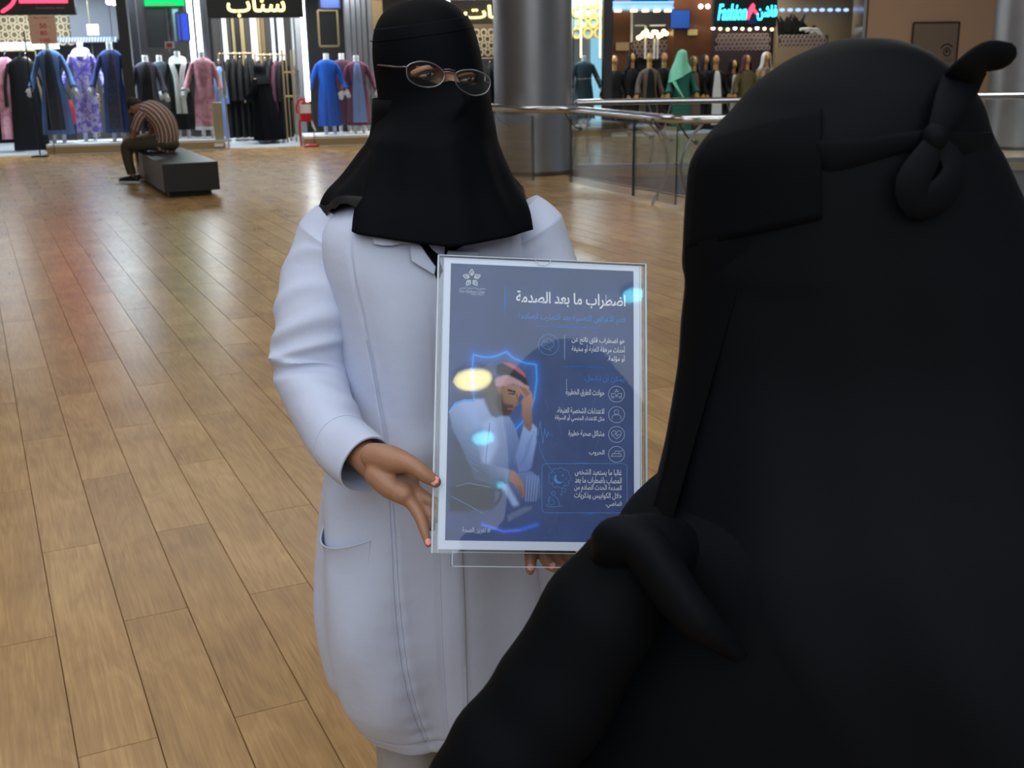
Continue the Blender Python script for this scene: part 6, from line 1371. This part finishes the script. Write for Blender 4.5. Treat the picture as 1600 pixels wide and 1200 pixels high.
strip('tie_end', [k, on_scarf(1448, 250, 0.014), on_scarf(1425, 292, 0.013), on_scarf(1438, 322, 0.010), on_scarf(1475, 305, 0.012), on_scarf(1490, 265, 0.014), k], [0.006, 0.011, 0.014, 0.014, 0.014, 0.011, 0.006], 0.28)
# abaya: trunk down to the floor, near sleeve, cowl fold
bt = [(1.20, 0.06, 0.075, 0.30), (1.16, 0.13, 0.11, 0.29), (1.11, 0.185, 0.135, 0.285), (1.05, 0.205, 0.15, 0.285), (0.95, 0.245, 0.165, 0.262), (0.80, 0.275, 0.18, 0.258), (0.5, 0.28, 0.20, 0.28), (0.02, 0.32, 0.25, 0.30)]
g = G(); R = []
for z, a, b, cx in smooth_tab(bt, 50):
    R.append([Vector((cx + a * (1 + 0.03 * math.sin(9 * q + z * 3) * (1.2 - z)) * math.cos(q), BY + b * (1 + 0.05 * math.sin(8 * q) * (1.2 - z)) * math.sin(q), z)) for q in [2 * PI * j / 72 for j in range(72)]])
g.loft(R, True, True, False); obj('abaya', g, BLKB, B)
g = G(); pts = [aty(1050, 858, 0.88), aty(1000, 872, 0.86), aty(940, 952, 0.85), aty(860, 1092, 0.84), aty(782, 1192, 0.83), aty(745, 1262, 0.83), aty(735, 1345, 0.84)]
n_ = 50; rr = np.interp(np.linspace(0, 1, n_), [0, 0.16, 0.33, 0.5, 0.66, 0.8, 1], [0.030, 0.040, 0.052, 0.056, 0.055, 0.054, 0.060])
g.tube(spline([tuple(p) for p in pts], n_), [float(r + 0.0012 * math.sin(i * 0.85) * (i > 10)) for i, r in enumerate(rr)], 28, flat=0.9, round_end=True); obj('sleeve', g, BLKB, B)
strip('cowl_fold', [aty(958, 880, 0.845), aty(972, 846, 0.822), aty(1002, 850, 0.812), aty(1036, 900, 0.802), aty(1085, 965, 0.792), aty(1145, 1015, 0.80)], [0.018, 0.026, 0.027, 0.027, 0.024, 0.012], 0.7, BLKV, 30)
# her body under the cloth
body = G(); hcB = aty(1310, 285, BY); FB = Vector((-0.86, 0.5, 0)); RB = Vector((-0.5, -0.86, 0)); HB = Matrix(((RB.x, -FB.x, 0), (RB.y, -FB.y, 0), (0, 0, 1)))
body.ell(hcB, (0.066, 0.085, 0.098), HB, 18, 12); body.ell(hcB + FB * 0.03 + Vector((0, 0, -0.055)), (0.045, 0.045, 0.055), HB)
body.tube([hcB, Vector((0.275, BY, 1.2)), Vector((0.28, BY, 1.1))], 0.045, 12)
body.loft([[Vector((0.285 + a * math.cos(q), BY + b * math.sin(q), z)) for q in [2 * PI * j / 20 for j in range(20)]] for z, a, b in ((0.62, 0.13, 0.09), (0.75, 0.14, 0.10), (0.9, 0.12, 0.085), (1.0, 0.13, 0.09), (1.09, 0.13, 0.07))])
for s_ in (-1, 1): body.tube([(0.285 + 0.07 * s_, BY, 0.7), (0.285 + 0.07 * s_, BY, 0.4), (0.285 + 0.07 * s_, BY, 0.09)], [0.07, 0.05, 0.035], 10, round_end=True); body.tube([(0.285 + 0.07 * s_, BY - 0.02, 0.05), (0.285 + 0.07 * s_, BY + 0.15, 0.03)], [0.035, 0.025], 8, round_end=True)
ap = [Vector((0.22, 0.95, 1.07)), aty(1015, 885, 0.885), aty(945, 955, 0.855), aty(862, 1092, 0.84), aty(784, 1192, 0.83), aty(738, 1330, 0.84)]
body.tube(spline([tuple(p) for p in ap], 14), [float(x) for x in np.linspace(0.028, 0.025, 14)], 10, round_end=True)
wb = ap[-1]; dn = Vector((-0.02, 0.25, -1)).normalized()
body.tube([wb, wb + dn * 0.05, wb + dn * 0.09], [0.024, 0.034, 0.036], 10, flat=0.5, up=(1, 0, 0), round_end=True)
for i in range(4): o_ = Vector((0, -0.026 + 0.0175 * i, 0)); body.tube([wb + dn * 0.085 + o_, wb + dn * 0.125 + o_, wb + dn * (0.16 - 0.01 * abs(i - 1.5)) + o_ + Vector((0.012, 0, 0))], [0.0085, 0.008, 0.006], 8, round_end=True)
body.tube([wb + dn * 0.03 + Vector((0, 0.03, 0)), wb + dn * 0.07 + Vector((0.01, 0.05, 0)), wb + dn * 0.10 + Vector((0.015, 0.052, 0))], [0.012, 0.010, 0.007], 8, round_end=True)
body.tube(spline([(0.40, 0.95, 1.08), (0.46, 0.95, 0.88), (0.40, 1.08, 0.80), (0.30, 1.16, 0.86)], 12), [float(x) for x in np.linspace(0.040, 0.024, 12)], 10, round_end=True)
bo = obj('body', body, SKIN, B); remesh(bo, 0.006, 3)

# ------------------------------------------------------------------ the man on the bench
MSK = mat('skin_tan', (150, 108, 84), 0.55); HAIR = mat('dark_hair', (24, 20, 20), 0.7, bump=0.3, bscale=150)
SH1 = mat('shirt_brown', (112, 82, 72), 0.8); SH2 = mat('shirt_cream', (196, 176, 160), 0.8); KHA = mat('khaki_cloth', (62, 58, 46), 0.85)
MF = Vector((-0.9659, 0.2588, 0)); ML = Vector((-0.2588, -0.9659, 0)); mb = bq(0.31, 1.60, 0.010)
T = thing('person', 'man in a striped shirt hunched over on the black bench', 'person', tuple(mb))
def mp(f, l, z): return mb + MF * f + ML * l + Vector((0, 0, z))
MT = Matrix(((MF.x, ML.x, 0), (MF.y, ML.y, 0), (0, 0, 1)))
body = G(); hdc = mp(0.385, 0.02, 0.945)
hr = MT @ Matrix.Rotation(math.radians(32), 3, 'Y')
body.ell(hdc, (0.088, 0.070, 0.105), hr, 18, 12); body.ell(hdc + hr @ Vector((0.055, 0, -0.055)), (0.045, 0.048, 0.05), hr, 12, 8)
body.tube([hdc + hr @ Vector((0.085, 0, 0.0)), hdc + hr @ Vector((0.108, 0, -0.025))], [0.010, 0.014], 8, round_end=True)
for s_ in (-1, 1): body.ell(hdc + hr @ Vector((0.0, s_ * 0.072, -0.01)), (0.018, 0.008, 0.028), hr, 8, 6)
spine = [(0.0, 0.52), (-0.05, 0.58), (-0.01, 0.74), (0.12, 0.865), (0.25, 0.90), (0.33, 0.915)]
body.tube(spline([tuple(mp(f, 0, z)) for f, z in spine], 20), [float(x) for x in np.interp(np.linspace(0, 1, 20), [0, .2, .45, .7, .85, 1], [0.11, 0.12, 0.14, 0.14, 0.09, 0.055])], 16, flat=0.75, up=tuple(MF), round_end=True)
for s_ in (-1, 1):
    body.tube(spline([tuple(mp(0.20, 0.165 * s_, 0.845)), tuple(mp(0.27, 0.20 * s_, 0.70)), tuple(mp(0.34, 0.19 * s_, 0.575))], 8), [0.05, 0.047, 0.044, 0.042, 0.04, 0.038, 0.036, 0.034], 10, round_end=True)
    wv = mp(0.50, 0.06 * s_, 0.54); body.tube([mp(0.34, 0.19 * s_, 0.575), mp(0.42, 0.12 * s_, 0.555), wv], [0.034, 0.03, 0.024], 10, round_end=True)
    dh = (mp(0.58, 0.02 * s_, 0.50) - wv).normalized(); body.tube([wv, wv + dh * 0.04, wv + dh * 0.08], [0.024, 0.036, 0.034], 8, flat=0.55, round_end=True)
    for i in range(4): o_ = Vector((0, 0, -0.024 + 0.016 * i)); body.tube([wv + dh * 0.07 + o_, wv + dh * 0.11 + o_, wv + dh * 0.13 + o_ - ML * 0.02 * s_], [0.010, 0.009, 0.008], 6, round_end=True)
    body.tube([wv + dh * 0.03 + Vector((0, 0, 0.03)), wv + dh * 0.07 + Vector((0, 0, 0.045))], [0.012, 0.009], 6, round_end=True)
    body.tube([mp(0.0, 0.09 * s_, 0.455), mp(0.25, 0.13 * s_, 0.475), mp(0.44, 0.15 * s_, 0.475)], [0.075, 0.065, 0.055], 10, round_end=True)
    body.tube([mp(0.44, 0.15 * s_, 0.47), mp(0.46, 0.15 * s_, 0.28), mp(0.42, 0.15 * s_, 0.09)], [0.05, 0.045, 0.035], 10, round_end=True)
bo = obj('body', body, MSK, T); remesh(bo, 0.008, 4)
g = G(); N_ = 72; R = []
for i, p in enumerate(spline([tuple(mp(f, 0, z)) for f, z in [(0.035, 0.44), (-0.03, 0.56), (0.0, 0.74), (0.115, 0.865), (0.235, 0.905), (0.305, 0.925)]], 26)):
    s_ = i / 25; nx = spline([tuple(mp(f, 0, z)) for f, z in [(0.035, 0.44), (-0.03, 0.56), (0.0, 0.74), (0.115, 0.865), (0.235, 0.905), (0.305, 0.925)]], 26)
    t_ = (Vector(nx[min(i + 1, 25)]) - Vector(nx[max(i - 1, 0)])).normalized(); u_ = t_.cross(ML).normalized()
    wl = float(np.interp(s_, [0, .2, .5, .72, .88, 1], [0.175, 0.175, 0.20, 0.21, 0.13, 0.065])); wd = float(np.interp(s_, [0, .2, .5, .72, .88, 1], [0.135, 0.125, 0.135, 0.125, 0.085, 0.055]))
    R.append([Vector(p) + ML * wl * math.cos(q) * (1 + 0.02 * math.sin(5 * s_ * 6 + 3 * q)) + u_ * wd * math.sin(q) for q in [2 * PI * j / N_ for j in range(N_)]])
n0 = len(g.f); g.loft(R, True, True, False)
g.m = [(1 if (k % N_) % 4 == 3 else 0) for k in range(len(g.f))]; obj('striped_shirt', g, [SH1, SH2], T)
for s_ in (-1, 1):
    g = G(); P_ = spline([tuple(mp(0.17, 0.13 * s_, 0.87)), tuple(mp(0.22, 0.19 * s_, 0.80)), tuple(mp(0.285, 0.205 * s_, 0.665))], 10); g.tube(P_, [0.07, 0.074, 0.074, 0.073, 0.072, 0.071, 0.07, 0.069, 0.068, 0.068], 32, flat=0.85, caps=False); g.m = [(1 if (k % 32) % 4 == 3 else 0) for k in range(len(g.f))]; obj('shirt_sleeve', g, [SH1, SH2], T)
    g = G(); g.tube(spline([tuple(mp(-0.06, 0.085 * s_, 0.475)), tuple(mp(0.12, 0.11 * s_, 0.487)), tuple(mp(0.34, 0.145 * s_, 0.487)), tuple(mp(0.455, 0.15 * s_, 0.465)), tuple(mp(0.475, 0.15 * s_, 0.36)), tuple(mp(0.465, 0.15 * s_, 0.24)), tuple(mp(0.435, 0.15 * s_, 0.11))], 26), [float(x) for x in np.interp(np.linspace(0, 1, 26), [0, .2, .45, .6, .8, 1], [0.085, 0.088, 0.08, 0.074, 0.062, 0.058])], 16, round_end=False); obj('trouser_leg', g, KHA, T)
    g = G(); c_ = mp(0.40, 0.15 * s_, 0.045); g.tube([mp(0.375, 0.15 * s_, 0.055), mp(0.44, 0.15 * s_, 0.062), mp(0.53, 0.15 * s_, 0.05), mp(0.60, 0.15 * s_, 0.04)], [0.040, 0.048, 0.044, 0.030], 14, flat=0.8, round_end=True); sh_ = obj('shoe', g, SHOE, T)
    g = G(); g.loft([[mp(0.485 + 0.155 * math.cos(q), 0.15 * s_ + 0.05 * math.sin(q), z) for q in [2 * PI * j / 20 for j in range(20)]] for z in (0.002, 0.026)]); obj('sole', g, PURPW, sh_, local=True)
g = G(); g.ell(mp(-0.01, 0, 0.475), (0.15, 0.175, 0.095), MT, 20, 12); obj('trouser_seat', g, KHA, T)
g = G(); R = []
for i in range(9):
    a = i / 8 * 1.75; R.append([hdc + hr @ Vector((-0.006 + 0.095 * math.sin(a) * math.cos(q), 0.077 * math.sin(a) * math.sin(q), 0.010 + 0.106 * math.cos(a))) for q in [0.75 + (2 * PI - 1.5) * j / 24 for j in range(25)]])
g.loft(R, False, False, False); R2 = []
for i in range(5):
    a = i / 8 * 1.75; R2.append([hdc + hr @ Vector((-0.006 + 0.095 * math.sin(a) * math.cos(q), 0.077 * math.sin(a) * math.sin(q), 0.010 + 0.106 * math.cos(a))) for q in [-0.8 + 1.6 * j / 10 for j in range(11)]])
g.loft(R2, False, False, False); o = obj('hair', g, HAIR, T); sd = o.modifiers.new('s', 'SOLIDIFY'); sd.thickness = 0.008
g = G(); g.ell(hdc + hr @ Vector((0.062, 0, -0.062)), (0.043, 0.050, 0.038), hr, 14, 8); obj('beard', g, HAIR, T)

# ------------------------------------------------------------------ the shopper in black between the racks
u_, z_ = fp(408, 100, 1.05); q0 = fr(u_ + 0.05, 1.05, 0.012)
K = thing('person', 'shopper in a long black robe standing before the black robes', 'person', tuple(q0))
SF = (FU * -0.75 + FN * 0.66).normalized(); SR = Vector((-SF.y, SF.x, 0))
def kp(x, y, z): return q0 + SR * x + SF * y + Vector((0, 0, z)) + FU * (-0.11 * z / 1.5)
Hk = z_ / 1.55
body = G(); body.ell(kp(0, 0.0, 1.44 * Hk), (0.07, 0.085, 0.10)); body.tube([kp(0, 0, 1.38 * Hk), kp(0, 0, 1.2 * Hk)], 0.05, 10)
body.loft([[kp(a * math.cos(q), b * math.sin(q), z * Hk) for q in [2 * PI * j / 16 for j in range(16)]] for z, a, b in ((0.7, 0.15, 0.11), (0.95, 0.13, 0.09), (1.15, 0.15, 0.10), (1.26, 0.14, 0.08), (1.28, 0.06, 0.05))])
for s_ in (-1, 1):
    body.tube([kp(0.08 * s_, 0, 0.75), kp(0.08 * s_, 0.02, 0.4), kp(0.08 * s_, 0, 0.08)], [0.07, 0.05, 0.035], 10, round_end=True); body.tube([kp(0.08 * s_, -0.02, 0.035), kp(0.08 * s_, 0.15, 0.028)], [0.035, 0.025], 8, round_end=True)
    a_ = [kp(0.16 * s_, 0, 1.22 * Hk), kp(0.20 * s_, 0.03, 0.98 * Hk), kp(0.15 * s_, 0.22, 0.88 * Hk)]; body.tube(spline([tuple(p) for p in a_], 8), [float(x) for x in np.linspace(0.045, 0.026, 8)], 8, round_end=True)
    d = (a_[2] - a_[1]).normalized(); body.tube([a_[2], a_[2] + d * 0.05, a_[2] + d * 0.09], [0.024, 0.034, 0.03], 8, flat=0.6, round_end=True)
    for i in range(4): o_ = Vector((0, 0, -0.024 + 0.016 * i)); body.tube([a_[2] + d * 0.08 + o_, a_[2] + d * 0.15 + o_], [0.010, 0.008], 6, round_end=True)
    body.tube([a_[2] + d * 0.03 + Vector((0, 0, 0.03)), a_[2] + d * 0.08 + Vector((0, 0, 0.05))], [0.012, 0.009], 6, round_end=True)
bo = obj('body', body, SKIN, K); remesh(bo, 0.009, 3)
g = G(); g.loft([[kp(a * (1 + 0.05 * math.sin(8 * q) * (1.4 - z)) * math.cos(q), y0 + b * (1 + 0.06 * math.sin(9 * q) * (1.4 - z)) * math.sin(q), z * Hk) for q in [2 * PI * j / 48 for j in range(48)]] for z, a, b, y0 in smooth_tab([(0.07, 0.36, 0.25, -0.04), (0.4, 0.30, 0.21, -0.02), (0.8, 0.235, 0.17, 0), (1.05, 0.20, 0.14, 0), (1.2, 0.19, 0.12, 0), (1.28, 0.13, 0.10, 0), (1.34, 0.085, 0.095, 0)], 30)], True, False, False); obj('abaya', g, BLKB, K)
g = G(); g.loft([[kp(a * math.cos(q), y0 + b * math.sin(q), z * Hk) for q in [2 * PI * j / 32 for j in range(32)]] for z, a, b, y0 in smooth_tab([(1.16, 0.20, 0.15, -0.01), (1.25, 0.15, 0.125, -0.01), (1.34, 0.09, 0.105, 0), (1.44, 0.086, 0.106, 0), (1.50, 0.072, 0.09, 0), (1.553, 0.02, 0.025, 0)], 20)], True, False, True); obj('head_scarf', g, BLKV, K)
for s_ in (-1, 1):
    g = G(); g.tube(spline([tuple(kp(0.14 * s_, 0, 1.24 * Hk)), tuple(kp(0.21 * s_, 0.03, 0.99 * Hk)), tuple(kp(0.155 * s_, 0.21, 0.89 * Hk))], 10), [0.06, 0.066, 0.068, 0.07, 0.07, 0.07, 0.072, 0.075, 0.08, 0.085], 12, caps=False); obj('sleeve', g, BLKB, K)
    g = G(); g.tube([kp(0.08 * s_, -0.06, 0.04), kp(0.08 * s_, 0.05, 0.045), kp(0.08 * s_, 0.19, 0.03)], [0.036, 0.044, 0.026], 10, flat=0.8, round_end=True); obj('shoe', g, PURPW, K)
